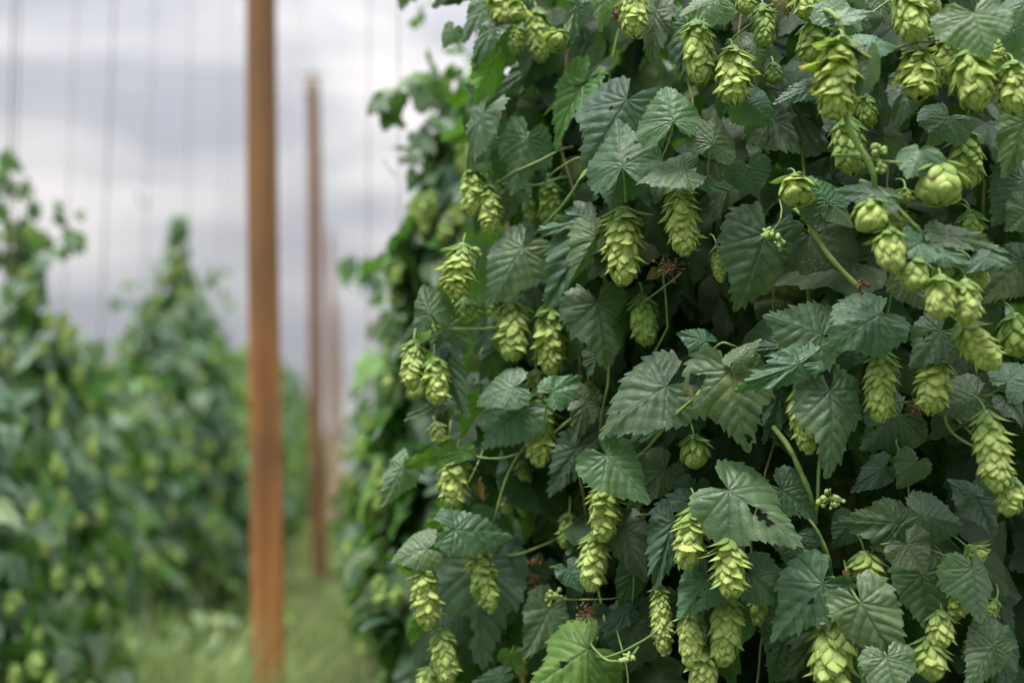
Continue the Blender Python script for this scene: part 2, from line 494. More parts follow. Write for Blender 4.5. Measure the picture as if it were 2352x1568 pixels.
# leaves: sheet, attach x y, tip x y, width, normal x y (toward right / up), depth offset, tone, extras
LEAVES = [
 ('A',1010,180,768,478,150,-.5,.6,.0,'m',dict(droop=.9)),
 ('A',1000,390,895,765,215,.9,-.2,.02,'b',dict(fold=-.2)),
 ('A',1340,410,1005,662,270,-.2,.4,.01,'m',dict(fold=-.35)),
 ('A',930,765,672,1245,210,-1.1,.3,.0,'m',dict(droop=.8,fold=-.2)),
 ('A',960,770,900,860,190,.8,-.5,.02,'b',{}),
 ('A',970,1005,800,1110,150,0,.2,.06,'d',{}),
 ('A',1225,930,1105,1330,350,-.1,.3,-.02,'m',dict(fold=-.5,lobes=.5)),
 ('A',1130,1240,1060,1545,235,.1,.2,.035,'m',{}),
 ('A',1610,560,1328,985,250,-.7,.15,.03,'y',dict(fold=.35)),
 ('A',1900,680,1592,1142,590,-.1,.35,-.015,'m',dict(lobes=.4,holes=[(.12,.18,.025)],fold=-.25)),
 ('A',2215,830,2185,540,470,.05,.45,-.045,'l',dict(fold=-.15)),
 ('A',1870,1135,1842,735,500,-.1,.45,-.04,'m',dict(fold=-.15)),
 ('A',1870,1150,1790,1432,400,-.1,.15,-.01,'m',dict(fold=-.2)),
 ('A',2300,1160,1945,1205,250,-.1,.65,-.045,'m',dict(droop=.35)),
 ('A',1740,-60,1748,218,200,0,.3,-.02,'m',{}),
 ('A',1560,30,1508,362,150,.5,.2,.03,'d',{}),
 ('A',2095,70,2035,492,190,-.4,.2,.05,'d',{}),
 ('A',2310,160,2270,545,300,.1,.2,.07,'d',{}),
 ('A',950,10,778,292,200,-.3,.2,.06,'d',{}),
 ('A',720,200,640,330,150,0,.4,.1,'m',{}),
 ('A',1290,-60,1240,110,220,-.2,.3,.09,'d',{}),
 ('B',275,0,5,105,250,0,.55,-.03,'m',dict(fold=-.25)),
 ('B',235,985,335,735,350,0,.2,-.02,'m',dict(lobes=.35)),
 ('B',230,990,300,1095,260,0,.4,.01,'m',{}),
 ('B',480,690,645,850,290,0,.25,.05,'d',{}),
 ('B',640,810,1010,1040,440,0,.15,.10,'d',{}),
 ('B',960,575,640,682,160,0,.6,.03,'d',{}),
 ('B',480,1130,545,1345,320,0,.15,.075,'d',{}),
 ('B',1110,130,1150,-80,360,.1,.4,-.05,'l',dict(lobes=.4)),
 ('B',1120,125,1350,52,120,0,.8,-.06,'l',dict(droop=.3)),
 ('B',1285,350,1250,655,360,.35,.3,-.12,'l',dict(fold=-.5,curl=.4)),
 ('B',1290,310,1548,255,200,.1,.6,-.07,'l',{}),
 ('B',1180,120,1335,180,190,0,.3,-.0,'g',{}),
 ('B',1360,-30,1412,145,160,0,.3,.02,'g',{}),
 ('B',2010,95,2050,405,560,.05,.5,-.15,'l',dict(lobes=.25)),
 ('B',2360,0,2290,180,240,0,.4,-.09,'l',{}),
 ('B',1560,560,1465,870,240,-.1,.2,.02,'g',{}),
 ('B',1840,795,1705,995,390,0,.35,-.01,'g',dict(lobes=.4)),
 ('B',2360,820,2198,1215,300,-.2,.25,-.03,'m',{}),
 ('B',1400,920,1270,1185,290,0,.2,.06,'d',{}),
 ('B',1640,1020,1540,1212,330,0,.55,-.12,'l',{}),
 ('B',1410,1335,1078,1222,210,.1,.65,-.11,'l',{}),
 ('B',1020,1385,905,1175,360,0,.15,-.0,'t',{}),
 ('B',1035,1400,858,1520,190,-.1,.3,.0,'m',{}),
 ('B',1060,1400,1190,1545,190,.3,.3,.0,'m',dict(fold=-.4)),
 ('B',2360,1220,2130,1540,360,-.1,.15,.05,'d',{}),
 ('B',2285,215,2300,425,220,0,.1,-.05,'d',{}),
 ('B',1780,60,1735,210,130,0,.3,.04,'g',{}),
 ('B',170,1240,378,1308,100,0,.5,.0,'t',{}),
 ('B',540,330,500,660,220,0,.15,.09,'d',{}),
 ('B',60,220,-10,540,240,-.2,.2,.07,'d',{}),
 ('C',1195,235,928,612,430,-.15,.25,-.03,'m',{}),
 ('C',1660,120,1338,655,450,-.25,.2,-.01,'m',dict(fold=-.35)),
 ('C',1700,150,1530,465,190,1.0,.1,-.05,'m',dict(fold=-.7,curl=.9)),
 ('C',1740,20,1272,125,230,-.1,.45,.01,'m',dict(fold=-.3)),
 ('C',578,690,470,455,290,-.5,.2,-.02,'m',dict(curl=.3)),
 ('C',1700,605,1795,1052,490,0,.25,.0,'d',dict(fold=-.12)),
 ('C',1700,960,1680,1145,200,0,.2,.05,'d',{}),
 ('C',1140,1180,836,1258,270,-.1,.6,-.03,'l',{}),
 ('C',1395,1215,1602,1100,230,.1,.2,-.04,'t',{}),
 ('C',2170,1172,1650,1465,500,-.1,.4,-.03,'l',dict(fold=-.1,holes=[(.08,.62,.02)])),
 ('C',1180,1310,885,1600,350,-.2,.3,.0,'m',{}),
 ('C',625,1298,382,1382,100,-.2,.6,.0,'l',{}),
 ('C',640,900,790,1385,200,-.8,.1,-.0,'d',dict(fold=-.2)),
 ('C',690,930,640,790,240,0,.35,.01,'m',{}),
 ('C',985,795,838,955,130,-.2,.4,.02,'g',{}),
 ('C',1005,925,898,1135,170,-.2,.2,.05,'d',{}),
 ('C',1255,480,1275,690,190,0,.3,.05,'g',{}),
 ('C',870,350,890,605,170,.2,.2,.04,'d',{}),
 ('C',1250,835,1262,1035,150,0,.3,.04,'g',{}),
 ('C',1625,1265,1540,1570,200,0,.3,.02,'g',{}),
 ('C',2290,1350,1890,1540,260,0,.2,.06,'d',{}),
 ('C',2100,10,2060,285,230,0,.2,.08,'d',{}),
 ('C',860,1170,748,1295,130,0,.4,.04,'l',{}),
 ('C',890,1285,780,1545,160,.5,-.4,.02,'b',{}),
 ('C',690,1000,560,1100,120,0,.3,.12,'m',{}),
 ('C',1420,540,1330,700,140,0,.3,.06,'d',{}),
 ('D',600,140,400,685,590,0,.2,.03,'d',dict(fold=-.1)),
 ('D',1190,190,760,490,500,0,.25,.09,'d',{}),
 ('D',985,825,586,690,460,-.05,.25,.0,'m',dict(fold=-.1)),
 ('D',1370,690,970,910,440,-.05,.45,-.03,'m',dict(fold=-.12)),
 ('D',1790,805,1562,1038,350,0,.35,-.03,'g',dict(holes=[(.17,.16,.045),(.2,.30,.04)])),
 ('D',365,1065,440,1605,560,-.05,.3,-.03,'l',dict(lobes=.35,holes=[(.40,.06,.10),(-.04,.83,.045)])),
 ('D',395,1000,562,832,150,.1,.3,-.02,'m',dict(holes=[(.12,.5,.12)])),
 ('D',835,1020,382,1212,220,0,.45,-.035,'t',{}),
 ('D',1035,1205,1058,1770,440,.05,.25,-.02,'m',dict(lobes=.4,fold=-.2)),
 ('D',2035,1235,1735,1348,320,0,.5,.0,'g',dict(fold=-.2)),
 ('D',2235,1150,2430,990,290,.1,.4,-.02,'l',{}),
 ('D',2235,1260,2365,1440,210,.3,.4,-.03,'l',{}),
 ('D',1660,195,1482,302,300,0,.5,-.12,'l',{}),
 ('D',1820,150,2285,228,160,.1,.75,-.11,'l',dict(droop=.35)),
 ('D',1790,265,1990,332,150,0,.6,-.12,'l',{}),
 ('D',2095,295,2268,328,150,.1,.65,-.12,'l',{}),
 ('D',2100,300,1925,402,130,-.2,.6,-.12,'l',{}),
 ('D',1560,440,1665,665,270,0,.3,.0,'g',{}),
 ('D',2380,-20,2230,120,320,0,.3,.02,'d',{}),
 ('D',2340,320,2070,605,350,0,.25,.04,'d',{}),
 ('D',195,870,-5,790,190,0,.35,.01,'t',{}),
 ('D',790,900,475,920,170,0,.4,.05,'d',{}),
 ('D',1510,1370,1240,1610,430,0,.15,.08,'d',{}),
 ('D',700,1200,600,1570,250,0,.15,.08,'d',{}),
 ('D',2110,610,2130,840,190,0,.2,.06,'d',{}),
 ('D',1205,925,945,1060,170,0,.3,.04,'d',{}),
 ('D',1470,1055,1522,1225,80,.4,.2,.03,'t',{}),
 ('E',735,525,1162,602,280,.1,.6,-.03,'l',dict(droop=.35)),
 ('E',550,655,268,702,270,-.2,.6,-.03,'l',dict(curl=.4)),
 ('E',400,780,235,735,140,-.2,-.5,-.01,'b',{}),
 ('E',905,735,890,1450,640,-.1,.2,.035,'m',dict(fold=-.15,lobes=.3,holes=[(.16,.62,.10)])),
 ('E',1385,1050,1205,1375,350,-.05,.3,-.01,'m',{}),
 ('E',1640,1338,1225,1595,500,-.1,.35,-.05,'y',dict(lobes=.45,holes=[(.02,.40,.055),(-.3,.5,.03)])),
 ('E',1765,25,2068,342,400,.1,.45,-.035,'l',dict(fold=-.15)),
 ('E',1565,-30,1365,312,250,-.15,.2,.02,'g',{}),
 ('E',1880,520,1992,895,300,.05,.2,.02,'g',{}),
 ('E',1610,550,1490,690,200,0,.2,.06,'d',{}),
 ('E',1500,790,1595,945,190,0,.4,.02,'t',{}),
 ('E',2215,470,2075,925,280,-.1,.2,.01,'d',dict(quilt=.03)),
 ('E',2155,120,1895,385,280,0,.2,.03,'g',{}),
 ('E',2300,330,2160,290,170,0,.3,.03,'g',{}),
 ('E',385,85,232,375,220,-.4,.4,.02,'l',dict(curl=.4)),
 ('E',570,40,370,130,110,.2,-.4,.02,'b',{}),
 ('E',805,0,578,72,100,0,.5,-.01,'b',{}),
 ('E',665,440,518,532,130,0,-.3,.02,'b',{}),
 ('E',1950,1165,1800,1580,400,0,.15,.06,'d',{}),
 ('E',1905,1095,1690,1205,130,0,.3,.04,'d',{}),
 ('E',1240,475,1228,655,90,.3,-.2,.02,'y',{}),
 ('E',1120,1370,1100,1525,170,.1,-.3,.02,'y',{}),
 ('E',485,1185,428,1335,100,.3,-.2,.01,'b',{}),
 ('E',1065,1505,855,1545,100,0,.4,.01,'g',{}),
 ('E',1950,810,1850,1085,220,0,.15,.07,'d',{}),
 ('E',1150,60,1000,330,260,0,.2,.09,'d',{}),
 ('E',1330,760,1250,930,170,0,.2,.07,'m',{}),
 ('F',350,262,832,588,540,.05,.4,-.035,'l',dict(fold=-.12,holes=[(.02,.33,.05),(.02,.44,.065),(.03,.55,.05)])),
 ('F',705,255,985,450,300,.05,.2,.03,'d',{}),
 ('F',810,560,745,775,340,0,.2,.03,'g',{}),
 ('F',500,835,765,1045,340,.1,.35,.0,'m',{}),
 ('F',985,895,612,1285,450,-.05,.35,-.01,'m',dict(lobes=.35,holes=[(-.05,.25,.04)],fold=-.15)),
 ('F',1240,1020,1495,1475,450,.1,.3,-.035,'l',dict(fold=-.12)),
 ('F',1650,825,1702,1245,400,.05,.25,.0,'t',dict(lobes=.2)),
 ('F',1550,625,1685,812,350,0,.3,-.02,'g',{}),
 ('F',1520,485,1085,445,350,0,.35,.01,'d',{}),
 ('F',1655,435,1985,520,370,.05,.25,.0,'d',{}),
 ('F',2015,285,2155,585,330,.1,.2,.035,'g',{}),
 ('F',2000,290,1850,185,150,0,.3,.04,'d',{}),
 ('F',2000,785,2050,1155,380,.1,.35,-.04,'l',{}),
 ('F',2150,1310,2270,1640,330,.2,.3,-.02,'m',dict(fold=-.3)),
 ('F',2150,1310,1930,1595,280,-.2,.35,-.03,'m',dict(fold=-.3)),
 ('F',2150,1310,2050,1085,350,0,.25,-.01,'m',{}),
 ('F',1420,1390,1480,1660,380,.05,.5,-.05,'l',dict(lobes=.3)),
 ('F',195,855,-5,1120,300,-.1,.3,-.03,'t',dict(holes=[(-.1,.42,.05)])),
 ('F',1405,105,1165,265,200,0,.2,.05,'d',{}),
 ('F',1620,70,1500,260,270,0,.2,.04,'d',{}),
 ('F',760,1160,640,1620,350,0,.15,.06,'d',{}),
 ('F',965,1190,735,1590,280,0,.15,.05,'d',{}),
 ('F',120,230,60,460,240,0,.2,.06,'d',{}),
 ('F',1180,470,1050,650,240,0,.15,.09,'d',{}),
 ('B',700,10,760,120,90,0,.2,.03,'n',dict(curl=.8)), ('E',890,230,930,330,70,.3,.2,.02,'n',dict(curl=.8)), ('D',1600,1290,1640,1390,70,0,.2,.03,'n',dict(curl=.8)), ('C',2090,400,2030,450,80,0,.2,.02,'n',dict(curl=.7)),
 ('E',1240,860,1320,920,80,0,.3,.02,'n',dict(curl=.8)), ('F',1150,810,1170,870,45,0,.2,-.01,'n',dict(curl=.8)),
]
# cones: sheet, top x y, bottom x y, width, tilt of the lower end toward the viewer (deg), depth offset, flare, shade(0..1)
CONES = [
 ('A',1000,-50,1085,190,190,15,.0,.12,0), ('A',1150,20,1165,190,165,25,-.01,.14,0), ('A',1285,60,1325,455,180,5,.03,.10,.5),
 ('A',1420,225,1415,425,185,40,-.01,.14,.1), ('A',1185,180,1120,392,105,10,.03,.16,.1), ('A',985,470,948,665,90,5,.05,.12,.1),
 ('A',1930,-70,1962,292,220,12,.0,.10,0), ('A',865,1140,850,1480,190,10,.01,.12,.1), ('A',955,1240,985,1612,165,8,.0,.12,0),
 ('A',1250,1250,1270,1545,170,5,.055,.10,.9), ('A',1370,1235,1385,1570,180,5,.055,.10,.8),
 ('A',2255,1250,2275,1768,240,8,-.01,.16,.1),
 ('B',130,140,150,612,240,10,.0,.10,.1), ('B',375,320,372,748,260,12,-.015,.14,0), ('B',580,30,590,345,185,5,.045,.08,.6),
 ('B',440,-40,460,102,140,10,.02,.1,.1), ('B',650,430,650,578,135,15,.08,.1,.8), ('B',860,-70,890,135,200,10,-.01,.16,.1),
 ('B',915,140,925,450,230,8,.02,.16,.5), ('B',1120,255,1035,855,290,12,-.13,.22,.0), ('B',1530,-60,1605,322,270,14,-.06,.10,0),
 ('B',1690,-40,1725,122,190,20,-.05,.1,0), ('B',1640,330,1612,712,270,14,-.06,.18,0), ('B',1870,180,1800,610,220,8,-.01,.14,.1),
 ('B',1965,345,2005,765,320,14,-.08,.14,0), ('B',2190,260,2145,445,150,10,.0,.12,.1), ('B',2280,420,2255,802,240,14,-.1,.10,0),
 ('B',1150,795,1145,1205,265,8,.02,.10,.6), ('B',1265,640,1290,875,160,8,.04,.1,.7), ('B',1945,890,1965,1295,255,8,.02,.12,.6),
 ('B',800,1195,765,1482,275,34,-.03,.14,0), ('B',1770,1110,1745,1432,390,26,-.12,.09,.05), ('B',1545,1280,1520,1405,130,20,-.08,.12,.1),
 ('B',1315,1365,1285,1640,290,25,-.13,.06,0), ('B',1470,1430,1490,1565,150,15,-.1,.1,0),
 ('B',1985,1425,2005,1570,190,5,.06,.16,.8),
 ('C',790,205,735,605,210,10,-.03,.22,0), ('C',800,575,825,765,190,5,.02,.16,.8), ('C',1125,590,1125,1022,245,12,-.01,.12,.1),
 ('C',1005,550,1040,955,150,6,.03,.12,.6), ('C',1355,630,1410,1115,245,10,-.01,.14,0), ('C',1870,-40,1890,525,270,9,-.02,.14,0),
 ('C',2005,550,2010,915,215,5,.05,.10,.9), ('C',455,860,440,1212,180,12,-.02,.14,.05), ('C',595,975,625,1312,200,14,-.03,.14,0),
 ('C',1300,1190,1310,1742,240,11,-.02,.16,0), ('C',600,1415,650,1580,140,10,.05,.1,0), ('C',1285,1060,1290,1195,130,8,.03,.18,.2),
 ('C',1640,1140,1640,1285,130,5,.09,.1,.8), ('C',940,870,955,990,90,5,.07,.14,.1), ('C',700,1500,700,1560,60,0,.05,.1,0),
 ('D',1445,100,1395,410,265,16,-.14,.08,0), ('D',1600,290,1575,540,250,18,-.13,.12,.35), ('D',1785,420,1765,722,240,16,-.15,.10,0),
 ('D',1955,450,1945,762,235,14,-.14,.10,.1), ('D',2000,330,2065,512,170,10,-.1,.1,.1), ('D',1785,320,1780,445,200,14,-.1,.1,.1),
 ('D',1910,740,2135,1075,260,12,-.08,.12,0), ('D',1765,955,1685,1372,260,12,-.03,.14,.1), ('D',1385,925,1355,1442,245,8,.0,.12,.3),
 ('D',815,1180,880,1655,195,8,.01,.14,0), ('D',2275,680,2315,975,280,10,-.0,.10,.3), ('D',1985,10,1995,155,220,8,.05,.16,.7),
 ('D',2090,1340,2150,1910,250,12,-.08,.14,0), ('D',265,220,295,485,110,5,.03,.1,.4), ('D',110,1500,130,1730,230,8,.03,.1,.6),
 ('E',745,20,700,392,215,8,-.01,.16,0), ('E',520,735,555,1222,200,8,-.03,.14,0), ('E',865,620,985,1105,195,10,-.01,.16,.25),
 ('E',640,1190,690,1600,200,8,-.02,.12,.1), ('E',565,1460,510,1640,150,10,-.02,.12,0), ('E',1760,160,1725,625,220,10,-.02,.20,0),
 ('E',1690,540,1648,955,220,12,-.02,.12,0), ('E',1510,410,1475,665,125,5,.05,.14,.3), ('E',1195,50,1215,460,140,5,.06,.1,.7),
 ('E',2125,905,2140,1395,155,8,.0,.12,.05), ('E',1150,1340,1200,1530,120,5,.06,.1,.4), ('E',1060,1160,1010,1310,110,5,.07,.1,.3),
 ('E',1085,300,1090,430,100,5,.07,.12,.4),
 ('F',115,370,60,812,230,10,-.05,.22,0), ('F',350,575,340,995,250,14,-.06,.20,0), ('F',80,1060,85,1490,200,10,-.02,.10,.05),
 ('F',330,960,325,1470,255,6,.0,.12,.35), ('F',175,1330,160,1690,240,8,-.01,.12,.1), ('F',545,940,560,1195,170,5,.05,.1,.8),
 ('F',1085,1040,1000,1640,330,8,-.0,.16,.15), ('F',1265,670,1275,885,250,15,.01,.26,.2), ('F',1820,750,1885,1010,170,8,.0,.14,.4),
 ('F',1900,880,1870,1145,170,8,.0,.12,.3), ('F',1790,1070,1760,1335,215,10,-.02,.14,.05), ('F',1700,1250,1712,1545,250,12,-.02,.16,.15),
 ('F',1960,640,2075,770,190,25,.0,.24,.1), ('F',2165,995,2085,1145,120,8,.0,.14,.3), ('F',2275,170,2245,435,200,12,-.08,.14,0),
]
# stems: sheet, points..., width px, depth
STEMS = [
 ('A',[(1165,1155),(1300,1095),(1425,1030)],18,-.03), ('A',[(1385,1185),(1460,1130),(1535,1085)],15,.0), ('A',[(1350,1515),(1470,1390),(1575,1235)],28,.0),
 ('A',[(1150,1255),(1270,1260),(1395,1225)],18,.01), ('A',[(920,905),(1010,940),(1130,915)],18,.02),
 ('B',[(1090,130),(1110,180),(1125,260)],30,-.09), ('B',[(1135,700),(1180,900),(1270,1050),(1335,1195)],38,-.12), ('B',[(1295,1070),(1400,1095),(1520,1102)],18,-.12),
 ('B',[(1430,1335),(1520,1440),(1625,1545)],28,-.12), ('B',[(1655,285),(1780,270),(1950,238)],18,-.05), ('B',[(1290,110),(1360,60),(1430,10)],16,-.02),
 ('B',[(330,112),(380,100),(435,82)],14,.02), ('B',[(505,158),(600,100),(715,42)],13,.04), ('B',[(1670,335),(1700,310),(1740,285)],12,-.05),
 ('C',[(690,778),(820,785),(970,778)],20,-.02), ('C',[(515,872),(600,830),(690,772)],18,-.02), ('C',[(575,695),(610,740),(665,772)],16,-.02),
 ('C',[(1245,440),(1210,520),(1155,595)],13,-.0), ('C',[(1415,1485),(1490,1420),(1565,1365)],22,.01), ('C',[(2335,1275),(2200,1400),(2050,1580)],24,-.01),
 ('C',[(2185,475),(2110,530),(2035,585)],12,.03), ('C',[(660,780),(700,730),(712,705)],14,-.02), ('C',[(1195,180),(1240,195),(1290,180)],14,.0),
 ('D',[(895,70),(1000,250),(1110,380),(1230,505)],34,.0), ('D',[(1815,1365),(1860,1480),(1990,1570)],20,.02), ('D',[(1890,1390),(1950,1450),(2010,1510)],16,.05),
 ('D',[(1392,870),(1388,900),(1380,950)],24,-.01), ('D',[(700,40),(680,80),(640,120)],12,.0), ('D',[(270,900),(330,880)],16,.0),
 ('E',[(1185,-5),(1090,160),(1022,385)],18,-.01), ('E',[(920,38),(1040,42),(1155,14)],15,-.02), ('E',[(1188,688),(1300,645),(1405,600)],20,.02),
 ('E',[(825,205),(855,150),(885,85)],13,-.02), ('E',[(1755,1393),(1900,1340),(2080,1235)],18,-.02), ('E',[(1735,1390),(1800,1418),(1890,1408)],18,-.03),
 ('E',[(1890,1420),(1905,1500),(1910,1580)],12,-.02), ('E',[(1500,1000),(1620,1000),(1800,995)],9,.02), ('E',[(1880,460),(2000,425),(2180,430)],14,.03),
 ('F',[(775,0),(840,140),(900,280)],34,.02), ('F',[(925,495),(985,600),(1035,735)],20,.02), ('F',[(1055,850),(1085,885)],18,.0),
 ('F',[(1210,1310),(1225,1430),(1265,1580)],26,.0), ('F',[(1770,682),(1820,705),(1865,735)],13,.0), ('F',[(1765,715),(1810,735),(1855,752)],13,.01),
 ('F',[(1385,612),(1345,650),(1305,692)],10,.04), ('F',[(1235,1282),(1280,1275),(1325,1258)],14,.0), ('F',[(230,470),(265,510),(300,545)],20,-.05),
]
# flower clusters: sheet, centre x y, spread, depth, dry?
CLUSTERS = [
 ('C',2190,375,120,.02,1), ('E',1625,1110,110,.0,1), ('E',1275,745,60,.0,1), ('E',1270,870,70,.02,1), ('E',1405,975,70,-.01,0), ('D',1250,490,55,-.01,1),
 ('F',1045,335,105,.0,0), ('B',755,35,70,.05,1), ('B',1752,265,35,-.05,1), ('A',1830,90,90,.06,1), ('E',905,290,60,.05,1), ('D',1625,1330,50,.03,1), ('E',1905,1390,45,-.03,0), ('B',1370,1030,55,-.1,0), ('B',1370,1130,55,-.1,0), ('D',620,140,40,-.02,0), ('D',700,215,55,-.02,0), ('C',870,245,45,.01,0),
]


# ------------------------------------------------------------------ the sharp plants
CYL = {'front': (0.50, 2.22, 0.50), 'side': (-0.06, 2.36, 0.36)}


def surf(which, px):
    cx, cz, r = CYL[which]
    k = (px - 1176) / FPX
    a = 1 + k * k
    b = 2 * (cx * k + cz)
    c = cx * cx + cz * cz - r * r
    return (b - math.sqrt(max(b * b - 4 * a * c, 0.0))) / (2 * a)


def cyl_ground(which):
    cx, cz, r = CYL[which]
    p = EYE + RGT * cx + FWD * cz
    return np.array([p[0], p[1], 0.0])


PLANT = {}
for w, lab in (('front', 'sharply focused hop plant at the right, broad dark leaves and many pale green cones'),
               ('side', 'hop plant on the left edge of the sharp foliage, cones hanging against the blurred alley')):
    e = empty('hop_plant', cyl_ground(w))
    tag(e, lab, 'hop plant', 'hop plants of the right-hand row')
    PLANT[w] = e


def local(plant, m):
    m = m.copy()
    for i in range(3): m[i][3] -= plant.location[i]
    return m


def which_of(x):
    return 'side' if x < 1212 else 'front'


def add_leaf(rec, idx):
    s, ax, ay, tx, ty, w, nx, ny, dz, tone, ex = rec
    rs = np.random.default_rng(1000 + idx)
    pr = random.Random(idx)
    (ax, ay), (tx, ty) = D2(s, ax, ay), D2(s, tx, ty)
    w *= PXS
    wh = which_of(ax)
    mx_ = 0.6 * ax + 0.4 * tx
    Zc = surf(wh, mx_) + dz
    d = np.array([(tx - ax), -(ty - ay)]) / FPX * Zc
    nx += pr.gauss(0, .2); ny += pr.gauss(0, .1)
    n = nrm(np.array([nx, ny, 1.0]))
    e3 = np.array([d[0], d[1], -(n[0] * d[0] + n[1] * d[1]) / n[2]])
    L = np.linalg.norm(e3)
    # keep steep views within reason
    if L > 1.7 * np.linalg.norm(d):
        L = 1.7 * np.linalg.norm(d)
    e = nrm(e3)
    b = np.cross(e, n)
    app = max(0.5, math.hypot(b[0], b[1]))
    wr = w / FPX * Zc / app / L
    Za = Zc + 0.40 * e[2] * L
    loc = at(ax, ay, Za)
    area = w * L
    big = max(w, math.hypot(tx - ax, ty - ay)) > 95
    N_, M_ = (110, 30) if big else (70, 18)
    par = dict(fold=pr.uniform(-.34, .16), droop=pr.uniform(.05, .65), ripple=pr.uniform(.012, .045), curl=pr.uniform(0, .4), quilt=pr.uniform(.011, .024), lobes=pr.choice([0, 0, 0, .12, .25]), asym=pr.uniform(-.09, .09), twist=pr.uniform(-.45, .45))
    if pr.random() < .28:
        par['holes'] = [(pr.uniform(-.25, .25), pr.uniform(.1, .6), pr.uniform(.012, .03)) for _ in range(pr.choice([1, 1, 2, 3]))]
    par.update(ex)
    V, F, vein, edge = leaf_geo(rs, width=min(max(wr, .35), 1.5), N=N_, M=M_, teeth=pr.choice([15, 16, 17, 19]) if big else 13, **par)
    V = V * L
    B, E, Nn = scr(b), scr(e), scr(n)
    m = local(PLANT[wh], frame(B, E, Nn, loc))
    t = tone_tint(rs, tone)
    o = build('leaf', V, F, M_LEAF, PLANT[wh], m, dict(tint=np.tile(t, (len(V), 1)), vein=vein, edge=edge))
    # petiole runs back into the plant
    wb = lambda v: np.array([v @ B, v @ E, v @ Nn])
    back = wb(FWD) * 0.6 + wb(-UPV) * 0.25 + np.array([pr.uniform(-.3, .3), -.35, 0])
    p0 = np.array([0, 0.004, -0.001]); p2 = back * (0.05 + 0.3 * L); p1 = np.array([0, -0.18 * L, -0.10 * L])
    Vt, Ft = tube(curve3(p0, p1, p2, 7), 0.0011 + 0.006 * L, 6)
    build('petiole', Vt, Ft, M_STEM, o)


def add_cone(rec, idx):
    s, x0, y0, x1, y1, w, tilt, dz, flare, shade = rec
    rs = np.random.default_rng(5000 + idx)
    (x0, y0), (x1, y1) = D2(s, x0, y0), D2(s, x1, y1)
    w *= PXS
    wh = which_of(x0)
    Zc = surf(wh, .5 * (x0 + x1)) + dz + 0.012
    d = np.array([x1 - x0, -(y1 - y0)]) / FPX * Zc
    pl = np.linalg.norm(d)
    tl = R(tilt)
    ax = np.array([d[0] / pl * math.cos(tl), d[1] / pl * math.cos(tl), math.sin(tl)])
    rm = w / FPX * Zc * 0.5 * 0.86
    L = max(pl * math.cos(tl) * 0.98, 1.9 * rm) if tilt > 18 else pl / math.cos(tl)
    zax = -scr(ax)
    rx = nrm(np.cross(zax, FWD)); ry = np.cross(zax, rx)
    a = rs.uniform(0, 6.28)
    X = rx * math.cos(a) + ry * math.sin(a); Y = np.cross(zax, X)
    loc = at(x0, y0, Zc + 0.5 * math.sin(tl) * L)
    m = local(PLANT[wh], frame(X, Y, zax, loc))
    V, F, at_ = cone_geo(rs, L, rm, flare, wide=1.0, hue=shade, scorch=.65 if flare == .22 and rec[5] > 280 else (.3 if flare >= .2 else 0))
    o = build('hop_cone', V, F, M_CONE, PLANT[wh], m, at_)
    wb = lambda v: np.array([v @ X, v @ Y, v @ zax])
    p0 = np.array([0, 0, -0.06 * L]); p2 = wb(FWD) * 0.045 + np.array([0, 0, .018]); p1 = np.array([0, 0, .016])
    Vt, Ft = tube(curve3(p0, p1, p2, 7), 0.0013, 6)
    build('stalk', Vt, Ft, M_STEM, o)


for i, rec in enumerate(LEAVES): add_leaf(rec, i)
for i, rec in enumerate(CONES): add_cone(rec, i)
for i, (s, pts, w, dz) in enumerate(STEMS):
    q = [D2(s, *p) for p in pts]
    wh = which_of(q[0][0])
    P = np.array([at(x, y, surf(wh, x) + dz + 0.01) for x, y in q])
    if len(P) == 2: P = np.array([P[0], (P[0] + P[1]) / 2 + [0, 0, .002], P[1]])
    t = np.linspace(0, len(P) - 1, 14)
    k = np.arange(len(P))
    c = np.polynomial.polynomial.polyfit(k, P, min(3, len(P) - 1))
    Q = np.polynomial.polynomial.polyval(t, c).T
    dq0, dq1 = nrm(Q[0] - Q[1]), nrm(Q[-1] - Q[-2])
    Q = np.concatenate([[Q[0] + dq0 * .03 + FWD * .05, Q[0] + dq0 * .014 + FWD * .012], Q, [Q[-1] + dq1 * .014 + FWD * .012, Q[-1] + dq1 * .03 + FWD * .05]])
    t = np.linspace(0, 4, len(Q))
    rr = w * PXS / FPX * 1.85 * 0.5 * (1 + 0.12 * np.sin(t * 5 + i))
    V, F = tube(Q - cyl_ground(wh), rr, 8)
    build('stem', V, F, M_STEM, PLANT[wh])


# twining side shoots seen deeper in the gaps
for i in range(7):
    pr = random.Random(800 + i)
    px = 1290 + i * 150 + pr.uniform(-30, 30)
    zz = np.linspace(-40, 1610, 26)
    xs = px + np.cumsum(np.array([pr.gauss(0, 10) for _ in zz])) + 14 * np.sin(zz / 60 + i)
    P = np.array([at(x, y, surf('front', x) + .095 + .02 * math.sin(y / 90 + i)) for x, y in zip(xs, zz)])
    V, F = tube(P - cyl_ground('front'), pr.uniform(.0015, .0028), 6)
    build('stem', V, F, M_STEM if i % 3 else M_BINE, PLANT['front'])


